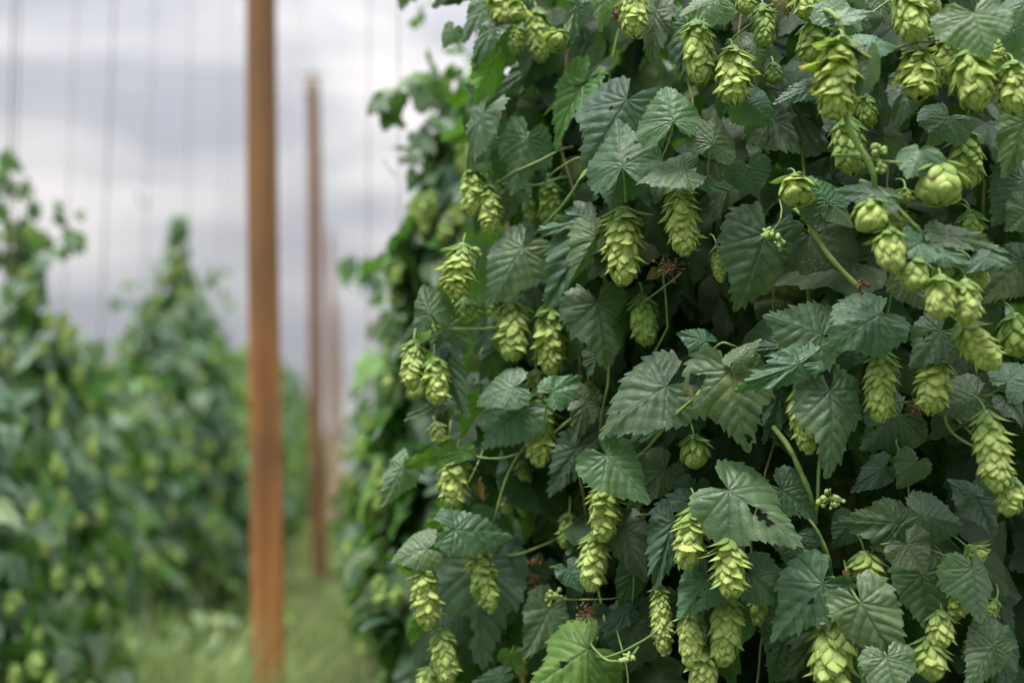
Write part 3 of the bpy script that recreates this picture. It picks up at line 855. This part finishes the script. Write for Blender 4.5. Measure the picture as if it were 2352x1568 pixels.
def ball_bits(rs, n, spread, size, flat=0.7):
    VV, FF, k = [], [], 0
    for q in range(n):
        c = rs.normal(0, spread * 0.42, 3) * np.array([1, .7, .8])
        r = size * rs.uniform(.5, 1.3)
        th = np.linspace(0, 2 * math.pi, 6, endpoint=False)
        rings = []
        for z, rad in ((-1, .15), (-.5, .85), (.2, 1), (.8, .55), (1.1, .1)):
            rings.append(np.stack([rad * np.cos(th), rad * np.sin(th), np.full(6, z * 1.15)], 1))
        V = np.concatenate(rings) * r * rs.uniform(.8, 1.2, 3)
        ax = nrm(rs.normal(0, 1, 3)); b = nrm(np.cross(ax, [0.2, .5, .8])); a = np.cross(b, ax)
        V = V @ np.stack([a, b, ax]) + c
        i, j = np.meshgrid(np.arange(4), np.arange(6), indexing='ij')
        F = np.stack([i * 6 + j, i * 6 + (j + 1) % 6, (i + 1) * 6 + (j + 1) % 6, (i + 1) * 6 + j], -1).reshape(-1, 4)
        VV.append(V); FF.append(F + k); k += len(V)
        Vt, Ft = tube(np.stack([c * .1 + [0, 0, spread * .2], c * .6, c]), size * .22, 4)
        VV.append(Vt); FF.append(Ft + k); k += len(Vt)
    return np.concatenate(VV), np.concatenate(FF)


for i, (s, x, y, sp, dz, dry) in enumerate(CLUSTERS):
    rs = np.random.default_rng(90 + i)
    px, py = D2(s, x, y)
    wh = which_of(px)
    p = at(px, py, surf(wh, px) + dz - .01) - cyl_ground(wh)
    spm = sp * PXS / FPX * 1.85
    V, F = ball_bits(rs, int(10 + sp * (0.28 if dry else .13)), spm, 0.0019 if dry else 0.0032)
    build('flower_cluster', V + p, F, M_DRY if dry else M_BUD, PLANT[wh])

# ------------------------------------------------------------------ many small leaves in one mesh (inner foliage, distant plants)
TEMPL = []
for k in range(6):
    rs = np.random.default_rng(40 + k)
    TEMPL.append(leaf_geo(rs, width=rs.uniform(.8, 1.0), lobes=[0, .3, 0, .5, .15, 0][k], N=26, M=8, teeth=10, fold=rs.uniform(-.3, .1), droop=rs.uniform(.1, .6), ripple=.03, curl=.15, quilt=.02))
TEMPS = []
for k in range(6):
    rs = np.random.default_rng(60 + k)
    TEMPS.append(leaf_geo(rs, width=rs.uniform(.75, 1.0), lobes=[0, .3, 0, .5, .15, 0][k], N=11, M=3, teeth=4, fold=rs.uniform(-.3, .1), droop=rs.uniform(.1, .6), ripple=.03, curl=.15, quilt=.0))


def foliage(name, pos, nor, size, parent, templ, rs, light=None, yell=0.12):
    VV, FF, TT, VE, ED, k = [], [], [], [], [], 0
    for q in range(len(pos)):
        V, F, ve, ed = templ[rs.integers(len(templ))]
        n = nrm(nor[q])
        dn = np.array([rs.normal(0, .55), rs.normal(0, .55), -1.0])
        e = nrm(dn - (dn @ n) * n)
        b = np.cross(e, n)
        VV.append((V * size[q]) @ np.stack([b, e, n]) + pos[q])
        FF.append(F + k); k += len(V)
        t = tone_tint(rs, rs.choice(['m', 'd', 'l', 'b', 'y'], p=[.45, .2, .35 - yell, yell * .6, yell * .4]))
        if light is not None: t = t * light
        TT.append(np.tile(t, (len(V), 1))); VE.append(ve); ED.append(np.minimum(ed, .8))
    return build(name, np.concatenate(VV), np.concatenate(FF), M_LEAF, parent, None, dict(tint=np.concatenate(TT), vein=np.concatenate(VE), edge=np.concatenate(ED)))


SIL = np.array([(-200, 1130), (0, 1130), (120, 1085), (300, 1065), (420, 1080), (560, 1055), (650, 1010), (800, 985), (960, 1030), (1080, 1010), (1300, 985), (1568, 985), (2000, 960)], float)


def project(p):
    v = p - EYE
    Z = v @ FWD
    return 1176 + FPX * (v @ RGT) / Z, 784 - FPX * (v @ UPV) / Z, Z


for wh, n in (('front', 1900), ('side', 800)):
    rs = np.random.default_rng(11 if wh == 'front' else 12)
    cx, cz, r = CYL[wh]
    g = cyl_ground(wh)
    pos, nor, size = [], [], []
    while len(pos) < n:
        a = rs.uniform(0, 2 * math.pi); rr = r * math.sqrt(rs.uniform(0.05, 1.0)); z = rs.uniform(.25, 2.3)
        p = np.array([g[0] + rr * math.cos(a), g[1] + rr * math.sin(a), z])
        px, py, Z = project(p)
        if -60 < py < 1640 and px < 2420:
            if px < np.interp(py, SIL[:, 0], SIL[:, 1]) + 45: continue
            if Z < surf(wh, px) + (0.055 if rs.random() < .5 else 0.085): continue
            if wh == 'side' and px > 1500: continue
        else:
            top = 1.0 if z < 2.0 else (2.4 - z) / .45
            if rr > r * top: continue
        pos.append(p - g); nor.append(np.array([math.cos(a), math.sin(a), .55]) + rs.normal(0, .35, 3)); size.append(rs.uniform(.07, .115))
    f = foliage('foliage', pos, nor, size, PLANT[wh], TEMPL, rs, light=np.array([.36, .40, .36]), yell=.04)  # shade of the plant's interior painted in as a darker leaf tint
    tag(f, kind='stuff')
    for q in range(3):
        off = np.array([math.cos(q * 2.1) * .07 + (.17 if wh == 'side' else 0), math.sin(q * 2.1) * .07, 0])
        zz = np.linspace(0, 2.5, 40)
        P = np.stack([off[0] * (1 - zz / 4) + .02 * np.sin(zz * 9 + q * 2), off[1] * (1 - zz / 4) + .02 * np.cos(zz * 9 + q * 2), zz], 1)
        V, F = tube(P, 0.006, 7, .5)
        build('bine', V, F, M_BINE, PLANT[wh])

# ------------------------------------------------------------------ blurred plants of both rows
LOWCONE = []
for k in range(4):
    rs = np.random.default_rng(70 + k)
    LOWCONE.append(cone_geo(rs, 0.06 + .008 * k, 0.0165, .15, nb=40, U=5, Vn=5, hue=0.5))
LOWMESH = []


def row_plant(x, y, label, group, prof, nl, nc, seed, sprigs=(), tone=1.0, lean=(0, 0), size=(.07, .115), templ=None):
    """prof: list of (z, radius); returns the plant's empty"""
    rs = np.random.default_rng(seed)
    root = empty('hop_plant', (x, y, 0))
    tag(root, label, 'hop plant', group)
    zs = np.array([p[0] for p in prof]); rd = np.array([p[1] for p in prof])
    zg = np.linspace(zs[0], zs[-1], 200); wg = np.interp(zg, zs, rd) ** 1.15 + .004
    wg = np.cumsum(wg); wg /= wg[-1]
    pos, nor, sz = [], [], []
    for q in range(nl):
        z = np.interp(rs.random(), wg, zg); a = rs.uniform(0, 2 * math.pi)
        rr = np.interp(z, zs, rd) * (1 - 0.55 * rs.random() ** 1.6) * (0.86 + .22 * math.sin(3 * a + z * 5 + seed) * math.sin(z * 7 + seed))
        pos.append(np.array([rr * math.cos(a) + lean[0] * z, rr * math.sin(a) + lean[1] * z, z]))
        nor.append(np.array([math.cos(a), math.sin(a), .6]) + rs.normal(0, .4, 3)); sz.append(rs.uniform(*size))
    for (sx, sy, sz0, cnt, spread) in sprigs:
        for q in range(cnt):
            o = rs.normal(0, spread, 3)
            pos.append(np.array([sx, sy, sz0]) + o); nor.append(rs.normal(0, 1, 3) + [0, -.6, .5]); sz.append(rs.uniform(.042, .07))
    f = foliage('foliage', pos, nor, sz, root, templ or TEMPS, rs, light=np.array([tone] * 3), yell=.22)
    tag(f, kind='stuff')
    zt = zs[-1]
    zz = np.linspace(0, zt, 30)
    V, F = tube(np.stack([.03 * np.sin(zz * 6) + lean[0] * zz, .03 * np.cos(zz * 6) + lean[1] * zz, zz], 1), 0.007, 6, .5)
    build('bine', V, F, M_BINE, root)
    for q in range(nc):
        k = q % len(LOWCONE)
        z = zs[0] + (zt - zs[0]) * rs.uniform(.12, .95); a = rs.uniform(0, 2 * math.pi)
        if rs.random() < .75: a = rs.uniform(-math.pi, .5) if x < 0 else rs.uniform(-math.pi * 1.1, -.2)
        rr = np.interp(z, zs, rd) * rs.uniform(.92, 1.08)
        if len(LOWMESH) <= k:
            o = build('hop_cone', *LOWCONE[k][:2], M_CONE, None, None, LOWCONE[k][2]); LOWMESH.append(o.data)
        else:
            o = bpy.data.objects.new('hop_cone', LOWMESH[k]); C.objects.link(o)
        o.parent = root
        s = rs.uniform(.8, 1.15)
        o.matrix_local = Matrix.Translation((rr * math.cos(a) + lean[0] * z, rr * math.sin(a) + lean[1] * z, z)) @ Matrix.Rotation(rs.uniform(0, 6), 4, 'Z') @ Matrix.Rotation(rs.normal(0, .25), 4, 'X') @ Matrix.Diagonal((s, s, s, 1))
    return root


def copy_plant(src, x, y, rz, sc, label, group, keep_cones=True):
    r = src.copy(); C.objects.link(r)
    r.location = (x, y, 0); r.rotation_euler = (0, 0, rz); r.scale = sc
    r['label'] = label; r['group'] = group
    for ch in list(src.children):
        if ch.name.startswith('hop_cone') and not keep_cones: continue
        c = ch.copy(); C.objects.link(c); c.parent = r
    return r


def row_pos(px, Z):
    """ground point under the pixel column px at depth Z"""
    p = at(px, 784, Z)
    return p[0], p[1]


def hgt(py, Z):
    return 1.30 + (1090 - py) / FPX * Z * 1.0


GL, GR = 'hop plants of the left-hand row', 'hop plants of the right-hand row'
#--- right row, behind the sharp ones
x, y = row_pos(1085, 3.1)
row_plant(x, y, 'blurred hop plant rising behind the sharp foliage, loose shoots reaching into the sky', GR,
          [(.2, .10), (.8, .16), (1.02, .24), (1.45, .20), (1.7, .165), (1.85, .15), (1.98, .115), (2.09, .085), (2.16, .05)], 1050, 85, 21, tone=1.15,
          sprigs=[(-.19, -.05, hgt(235, 3.1), 3, .016), (-.16, -.05, hgt(225, 3.1), 2, .014), (-.20, -.05, hgt(275, 3.1), 3, .014), (-.09, -.05, hgt(190, 3.1), 4, .02), (-.12, 0, hgt(15, 3.1), 2, .012), (-.13, 0, hgt(570, 3.1), 16, .05), (-.08, -.03, hgt(330, 3.1), 16, .05), (-.05, -.03, hgt(250, 3.1), 14, .045), (-.02, 0, hgt(180, 3.1), 14, .05), (.02, 0, hgt(90, 3.1), 12, .05)])
x, y = row_pos(1010, 4.3)
row_plant(x, y, 'soft blurred hop plant low against the sky with one tilted side shoot', GR,
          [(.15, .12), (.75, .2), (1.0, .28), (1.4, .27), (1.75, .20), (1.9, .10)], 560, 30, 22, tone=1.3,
          sprigs=[(-.22, 0, hgt(600, 4.3), 5, .035), (-.17, 0, hgt(660, 4.3), 6, .035), (-.26, 0, hgt(640, 4.3), 4, .03)])
for px, Z, lab, sd in ((1560, 3.15, 'hop plant behind the sharp one, glimpsed as dark leaves through its gaps', 23), (2080, 3.3, 'soft yellow-green hop plant glimpsed behind the lower right edge of the sharp one', 24), (2520, 3.0, 'hop plant beyond the right edge of the sharp foliage, seen through its lower gap', 25)):
    x, y = row_pos(px, Z)
    row_plant(x, y, lab, GR, [(.1, .42), (.9, .46), (1.7, .44), (2.2, .25), (2.45, .08)], 620, 12, sd, size=(.09, .13), templ=TEMPS)
#--- left row
x, y = row_pos(-110, 3.7)
row_plant(x, y, 'nearest hop plant of the left row, cut by the lower left edge of the picture', GL,
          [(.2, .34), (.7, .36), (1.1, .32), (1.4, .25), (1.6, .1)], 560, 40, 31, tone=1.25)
x, y = row_pos(50, 4.4)
row_plant(x, y, 'blurred hop plant at the left edge, its tip climbing two dark strings', GL,
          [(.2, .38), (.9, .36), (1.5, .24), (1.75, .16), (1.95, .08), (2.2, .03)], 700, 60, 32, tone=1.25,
          sprigs=[(-.05, 0, hgt(440, 4.4), 16, .055), (-.06, 0, hgt(365, 4.4), 4, .02), (.117, 0, hgt(490, 4.4), 4, .02), (.13, 0, hgt(545, 4.4), 5, .022), (.05, 0, hgt(590, 4.4), 8, .05)])
x, y = row_pos(185, 5.6)
row_plant(x, y, 'short rounded hop plant before the sky gap in the left row', GL,
          [(.2, .36), (.8, .36), (1.3, .30), (1.65, .18), (1.85, .06)], 560, 60, 33, tone=1.25)
x, y = row_pos(405, 7.0)
row_plant(x, y, 'tall pointed hop plant of the left row, tapering up to a single dark tip', GL,
          [(.15, .10), (.5, .16), (.8, .36), (1.45, .37), (1.75, .36), (1.95, .31), (2.08, .20), (2.2, .11), (2.38, .04), (2.56, .02)], 1000, 100, 34, tone=1.25,
          sprigs=[(.17, 0, hgt(635, 7), 7, .035), (.22, 0, hgt(690, 7), 7, .05), (-.20, 0, hgt(680, 7), 8, .05), (-.08, 0, hgt(610, 7), 5, .04), (.03, 0, hgt(510, 7), 3, .02), (-.18, 0, hgt(450, 7), 2, .02)])
PROT = []
far_left = [('dark leafy hop plant just behind the tall pointed one', 480, 8.6, 0.93), ('hop plant half hidden by the nearest wooden pole', 548, 10.4, .95), ('hop plant seen in the gap right of the nearest pole', 596, 12.4, .9)]
for i, (lab, px, Z, sc) in enumerate(far_left):
    x, y = row_pos(px, Z)
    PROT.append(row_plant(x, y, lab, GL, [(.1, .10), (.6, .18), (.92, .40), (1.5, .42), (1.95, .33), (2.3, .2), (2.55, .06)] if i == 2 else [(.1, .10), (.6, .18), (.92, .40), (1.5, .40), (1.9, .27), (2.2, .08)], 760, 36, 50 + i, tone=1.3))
far_right = [('hop plant of the right row standing beside the alley mouth', 985, 5.6), ('hop plant of the right row, second from the alley mouth', 940, 7.0)]
for i, (lab, px, Z) in enumerate(far_right):
    x, y = row_pos(px, Z)
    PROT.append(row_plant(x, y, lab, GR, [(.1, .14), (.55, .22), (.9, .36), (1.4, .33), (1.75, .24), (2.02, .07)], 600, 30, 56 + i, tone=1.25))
x, y = row_pos(285, 6.4)
row_plant(x, y, 'low hop plant filling the dip between two taller ones in the left row', GL, [(.1, .20), (.7, .38), (.9, .42), (1.4, .36), (1.65, .22), (1.82, .08)], 620, 46, 35, tone=1.25)
x, y = row_pos(520, 7.9)
row_plant(x, y, 'broad hop plant right of the tall pointed one, running behind the nearest pole', GL, [(.1, .10), (.5, .16), (.85, .42), (1.4, .40), (1.75, .25), (1.95, .08)], 760, 46, 36, tone=1.3)
Z = 8.6
k = 0
while Z < 60:
    X = 0.40
    copy_plant(PROT[3 + k % 2], X + random.uniform(-.05, .05), Z + random.uniform(-.2, .2), random.uniform(0, 6), (random.uniform(.95, 1.05),) * 2 + (random.uniform(.9, 1.05),), 'small distant hop plant of the right row, merging into the green row', 'distant hop plants of the right-hand row', Z < 14)
    if Z > 13:
        copy_plant(PROT[k % 3], -0.87 + random.uniform(-.06, .06), Z + .6, random.uniform(0, 6), (1, 1, random.uniform(1.0, 1.2)), 'small distant hop plant of the left row, merging into the green row', 'distant hop plants of the left-hand row', Z < 18)
    Z += 1.6 if Z < 25 else 2.4
    k += 1

# ------------------------------------------------------------------ poles, cables, strings
def pole(px_top, py_top, px_bot, Z, rad, label, seed):
    rs = np.random.default_rng(seed)
    x0, y0 = row_pos(px_bot, Z)
    top = at(px_top, py_top, Z)
    h = top[2]
    zz = np.linspace(-.3, h, 26)
    f = zz / h
    P = np.stack([(top[0] - x0) * f + .008 * np.sin(zz * 1.3 + seed), (top[1] - y0) * f + .006 * np.cos(zz * 1.1), zz], 1)
    rr = rad * (1.08 - .16 * f) * (1 + .015 * np.sin(zz * 3 + seed))
    V, F = tube(P, rr, 20)
    n = len(V)
    cap = np.arange(n - 20, n)
    V = np.concatenate([V, [P[-1] + [0, 0, .006]]])
    tri = np.stack([cap, np.roll(cap, -1), np.full(20, n)], 1)
    root = empty('trellis_pole', (x0, y0, 0))
    tag(root, label, 'pole', 'wooden trellis poles')
    build('shaft', V, [F, tri], M_POLE if seed == 1 else M_POLE_DARK if seed == 2 else M_POLE_PALE, root)
    # steel band and cross bracket that carry the cables
    tp = P[-1]
    V, F = tube(np.stack([tp + [0, 0, -.16], tp + [0, 0, -.155], tp + [0, 0, -.105], tp + [0, 0, -.10]]), np.array([rad * .94, rad * 1.0, rad * 1.0, rad * .94]), 20)
    build('steel_band', V, F, M_STEEL, root)
    V, F = tube(np.array([tp + [-.14, 0, .05], tp + [-.05, 0, .055], tp + [.05, 0, .055], tp + [.14, 0, .05]]), .014, 8)
    V2, F2 = tube(np.array([tp + [0, 0, -.02], tp + [0, 0, .06], tp + [0, 0, .12]]), .018, 8)
    build('cable_bracket', np.concatenate([V, V2]), np.concatenate([F, F2 + len(V)]), M_STEEL, root)
    return np.array([x0, y0, 0]) + tp


TOPS = [pole(601, -880, 631, 5.3, .057, 'thick brown wooden pole nearest the camera, its top above the picture', 1),
        pole(717, 186, 742, 14.8, .072, 'second wooden pole, slender and grey topped with a small steel bracket', 2),
        pole(758, 535, 770, 24.3, .052, 'third wooden pole, small and pinkish behind the second one', 3),
        pole(773, 700, 782, 33.8, .06, 'fourth wooden pole, faint and low beside the right row', 4),
        pole(780, 790, 786, 43.0, .06, 'fifth and farthest wooden pole, barely visible at the end of the alley', 5)]


def cable(a, b, label, sag=.05, r=.003, group='steel trellis cables'):
    a, b = np.array(a, float), np.array(b, float)
    t = np.linspace(0, 1, 16)[:, None]
    P = a + (b - a) * t
    P[:, 2] -= sag * np.sin(math.pi * t[:, 0])
    V, F = tube(P - a, r, 6)
    o = build('trellis_cable', V, F, M_STEEL)
    o.location = a
    tag(o, label, 'cable', group)


for k, (t, nm) in enumerate(zip(TOPS, ('nearest', 'second', 'third', 'fourth'))):
    cable(t + [-8, 0, .06], t + [8, 0, .06], 'thin steel cable crossing the rows over the %s wooden pole' % nm, .0)
    if k < 4 and k + 1 < len(TOPS):
        cable(t + [0, 0, .058], TOPS[k + 1] + [0, 0, .058], 'thin steel cable running on from the top of the %s wooden pole' % nm, .12)

STR = [(14, 4.2, 'first of the two dark strings at the left edge of the picture', .0045), (26, 4.2, 'second of the two dark strings at the left edge of the picture', .0035), (148, 5.6, 'pale string above the short rounded plant', .003), (236, 5.6, 'grey string over the sky gap of the left row', .005),
       (330, 7, 'thin string left of the tall pointed plant, a dark sprig halfway', .004), (428, 7, 'thin string rising from the tip of the tall pointed plant', .004), (500, 8.6, 'thin string close left of the nearest wooden pole', .004), (535, 8.6, 'faint string touching the left side of the nearest pole', .003),
       (850, 4.3, 'thin string over the side shoot of the right row', .003), (672, 12.4, 'faint string between the two nearest poles', .005), (905, 3.1, 'thin string above the loose shoots by the sharp foliage', .002)]
for (px, Z, lab, r) in STR:
    x, y = row_pos(px, Z)
    zz = np.linspace(.02, 5.6, 24)
    V, F = tube(np.stack([.012 * np.sin(zz * 1.1 + px), 0 * zz, zz], 1), r * .55, 5)
    o = build('climbing_string', V, F, M_STRING)
    o.location = (x, y, 0)
    tag(o, lab, 'string', 'climbing strings of the trellis')

# ------------------------------------------------------------------ ground, grass, weeds
nx_ = 60
gx = np.concatenate([np.linspace(-900, -12, 14), np.linspace(-10, 10, 41), np.linspace(12, 900, 14)])
gy = np.concatenate([np.linspace(-300, -6, 8), np.linspace(-5, 45, 101), np.linspace(50, 1500, 16)])
X, Y = np.meshgrid(gx, gy)
Zg = 0.03 * np.sin(X * 2.1 + Y * .7) * np.sin(Y * 1.3) * (np.abs(X) < 10) * (Y < 45)
V = np.stack([X, Y, Zg - .03], -1).reshape(-1, 3)
i, j = np.meshgrid(np.arange(len(gy) - 1), np.arange(len(gx) - 1), indexing='ij')
w_ = len(gx)
F = np.stack([i * w_ + j, i * w_ + j + 1, (i + 1) * w_ + j + 1, (i + 1) * w_ + j], -1).reshape(-1, 4)
tag(build('ground', V, F, M_GROUND), 'grassy soil between and under the hop rows', None, None, 'structure')


def grass_mesh(rs, n, xr, yr, hr):
    y = yr[0] + (yr[1] - yr[0]) * rs.random(n) ** 1.5
    x = rs.uniform(*xr, n)
    h = rs.uniform(*hr, n) * (0.75 + .5 * np.sin(x * 4 + 1) * np.sin(y * 2.3))
    a = rs.uniform(0, 6.28, n); b = rs.uniform(0, 6.28, n); ln = rs.uniform(.1, .75, n)
    wd = rs.uniform(.003, .007, n) * (1 + y / 14)
    t = np.array([0, .4, .75, 1.0])
    c = np.stack([x[:, None] + (np.cos(b) * ln * h)[:, None] * t ** 2, y[:, None] + (np.sin(b) * ln * h)[:, None] * t ** 2, h[:, None] * (t - .25 * ln[:, None] * t ** 2)], -1)
    s = np.stack([np.cos(a), np.sin(a), 0 * a], -1)[:, None] * (wd[:, None] * np.array([1, .9, .6, .05]))[..., None]
    V = np.stack([c - s, c + s], 2).reshape(-1, 3)
    base = np.arange(n)[:, None] * 8
    F = np.concatenate([base + np.array([2 * k, 2 * k + 1, 2 * k + 3, 2 * k + 2]) for k in range(3)], 0)
    col = np.array([.21, .32, .09]) * (1 + rs.normal(0, .2, (n, 1))) + rs.random((n, 1)) ** 6 * np.array([.22, .16, .08])
    return V, F, np.repeat(np.clip(col, .02, .6), 8, axis=0)


rs = np.random.default_rng(5)
V, F, col = grass_mesh(rs, 52000, (-1.05, .5), (3.6, 34), (.15, .5))
V2, F2, col2 = grass_mesh(rs, 3800, (-.82, -.12), (4.6, 7.6), (.40, .84))
V3, F3, col3 = grass_mesh(rs, 1800, (-.15, .3), (4.6, 8), (.3, .6))
V, F, col = np.concatenate([V, V2, V3]), np.concatenate([F, F2 + len(V), F3 + len(V) + len(V2)]), np.concatenate([col, col2 * 1.15, col3])
patch = 1 + .30 * np.sin(V[:, 0] * 5.1 + V[:, 1] * 1.7) * np.sin(V[:, 1] * 2.3 - V[:, 0] * 2)
col = col * patch[:, None] * np.array([.88, .80, .98])
tag(build('grass', V, F, M_GRASS, None, None, dict(tint=col)), 'tall pale green grass growing in the alley between the rows', 'grass', None, 'stuff')


def weed(x, y, h, seed, label):
    rs = np.random.default_rng(seed)
    root = empty('weed_plant', (x, y, 0))
    tag(root, label, 'weed', 'weeds at the foot of the left row')
    pos, nor, sz = [], [], []
    for q in range(7):
        a = rs.uniform(0, 6.28); ln = rs.uniform(.1, .28)
        P = curve3(np.zeros(3), np.array([0, 0, h * .6]), np.array([ln * math.cos(a), ln * math.sin(a), h * rs.uniform(.75, 1.05)]), 10)
        V, F = tube(P, .004, 5, .5)
        build('stalk', V, F, M_STEM if q % 3 else M_REDSTEM, root)
        for k in range(20):
            p = P[rs.integers(3, 10)] + rs.normal(0, .03, 3)
            pos.append(p); nor.append(rs.normal(0, .6, 3) + [0, -.3, 1]); sz.append(rs.uniform(.028, .055))
    f = foliage('foliage', pos, nor, sz, root, TEMPS, rs, light=np.array([2.7, 2.4, 1.7]), yell=.1)
    tag(f, kind='stuff')


M_REDSTEM = simple('reddish_stem', (0.25, 0.12, 0.07), (0.36, 0.19, 0.12), 40, .7)
for i, (px, Z, h, lab) in enumerate([(395, 5.4, .74, 'pale leafy weed with pinkish stalks farthest left of the nearest pole'), (460, 5.6, .70, 'pale leafy weed with reddish stalks in the middle of the weed patch'), (535, 5.8, .72, 'pale leafy weed touching the left side of the nearest pole'), (820, 6.0, .42, 'low weed in the grass before the right row')]):
    x, y = row_pos(px, Z)
    weed(x, y, h, 300 + i, lab)

# ------------------------------------------------------------------ sky, sun, render
W = bpy.data.worlds.new('World')
S.world = W
W.use_nodes = True
nt = W.node_tree
nt.nodes.clear()
SUN_EL, SUN_AZ = R(67), R(222)     # azimuth from +Y clockwise: behind the camera, to the left


def N(t, ins=None, **kw):
    n = nt.nodes.new('ShaderNode' + t)
    for k, v in kw.items(): setattr(n, k, v)
    for k, v in (ins or {}).items():
        if isinstance(v, bpy.types.NodeSocket): nt.links.new(v, n.inputs[k])
        else: n.inputs[k].default_value = v
    return n


sky = N('TexSky', sky_type='NISHITA', sun_disc=False)
sky.sun_elevation = SUN_EL
sky.sun_rotation = SUN_AZ
dirv = N('TexCoord').outputs['Generated']
mp = N('Mapping', {'Vector': dirv, 'Location': (2.7, 0.4, 0.76), 'Scale': (1.0, 1.0, 3.3)}).outputs[0]
n1 = N('TexNoise', {'Vector': mp, 'Scale': 3.9, 'Detail': 4.0, 'Roughness': 0.48, 'Distortion': 0.3}).outputs['Fac']
cr = N('ValToRGB', {'Fac': n1})
el = cr.color_ramp.elements
el[0].position = 0.42; el[0].color = (0.455, 0.46, 0.51, 1)
el[1].position = 0.655; el[1].color = (0.88, 0.835, 0.825, 1)
e2 = el.new(0.53); e2.color = (0.635, 0.63, 0.645, 1)
zc = N('SeparateXYZ', {0: dirv}).outputs[2]
lift = math_(N, 'MULTIPLY_ADD', math_(N, 'POWER', math_(N, 'MAXIMUM', zc, 0.0), 2.1), 6.8, 0.93)
# overcast cloud deck: brighter toward the zenith
yc = N('SeparateXYZ', {0: dirv}).outputs[1]
low = math_(N, 'MULTIPLY_ADD', zc, -1.7, 1.0, clamp=True)
dim = math_(N, 'MULTIPLY', low, math_(N, 'MULTIPLY_ADD', yc, -1.2, 0.45, clamp=True))
lift = math_(N, 'MULTIPLY', lift, math_(N, 'MULTIPLY_ADD', dim, -0.62, 1.0))     # unseen low sky behind the camera dimmed to deepen contrast on the leaves
cl = N('VectorMath', {0: cr.outputs[0], 'Scale': math_(N, 'MULTIPLY', lift, 10.0)}, operation='SCALE').outputs[0]
mixed = mixc(N, 0.93, sky.outputs[0], cl)
bg = N('Background', {'Color': mixed, 'Strength': 0.1})
wo = N('OutputWorld')
nt.links.new(bg.outputs[0], wo.inputs[0])

sun = bpy.data.lights.new('sun', 'SUN')
sun.energy = 5.0
sun.angle = R(22)
sun.color = (1.0, 0.95, 0.87)
so = bpy.data.objects.new('sun', sun)
sd = Vector((math.sin(SUN_AZ) * math.cos(SUN_EL), math.cos(SUN_AZ) * math.cos(SUN_EL), math.sin(SUN_EL)))
so.rotation_euler = sd.to_track_quat('Z', 'Y').to_euler()
so.location = (0, 0, 10)
C.objects.link(so)

S.view_settings.view_transform = 'Standard'
S.view_settings.look = 'None'
S.view_settings.exposure = 0
S.view_settings.gamma = 1
S.cycles.use_denoising = True
S.cycles.max_bounces = 4
S.cycles.use_adaptive_sampling = True
S.cycles.adaptive_threshold = 0.02
S.cycles.diffuse_bounces = 3
S.cycles.transmission_bounces = 4
S.cycles.sample_clamp_indirect = 6
S.render.film_transparent = False
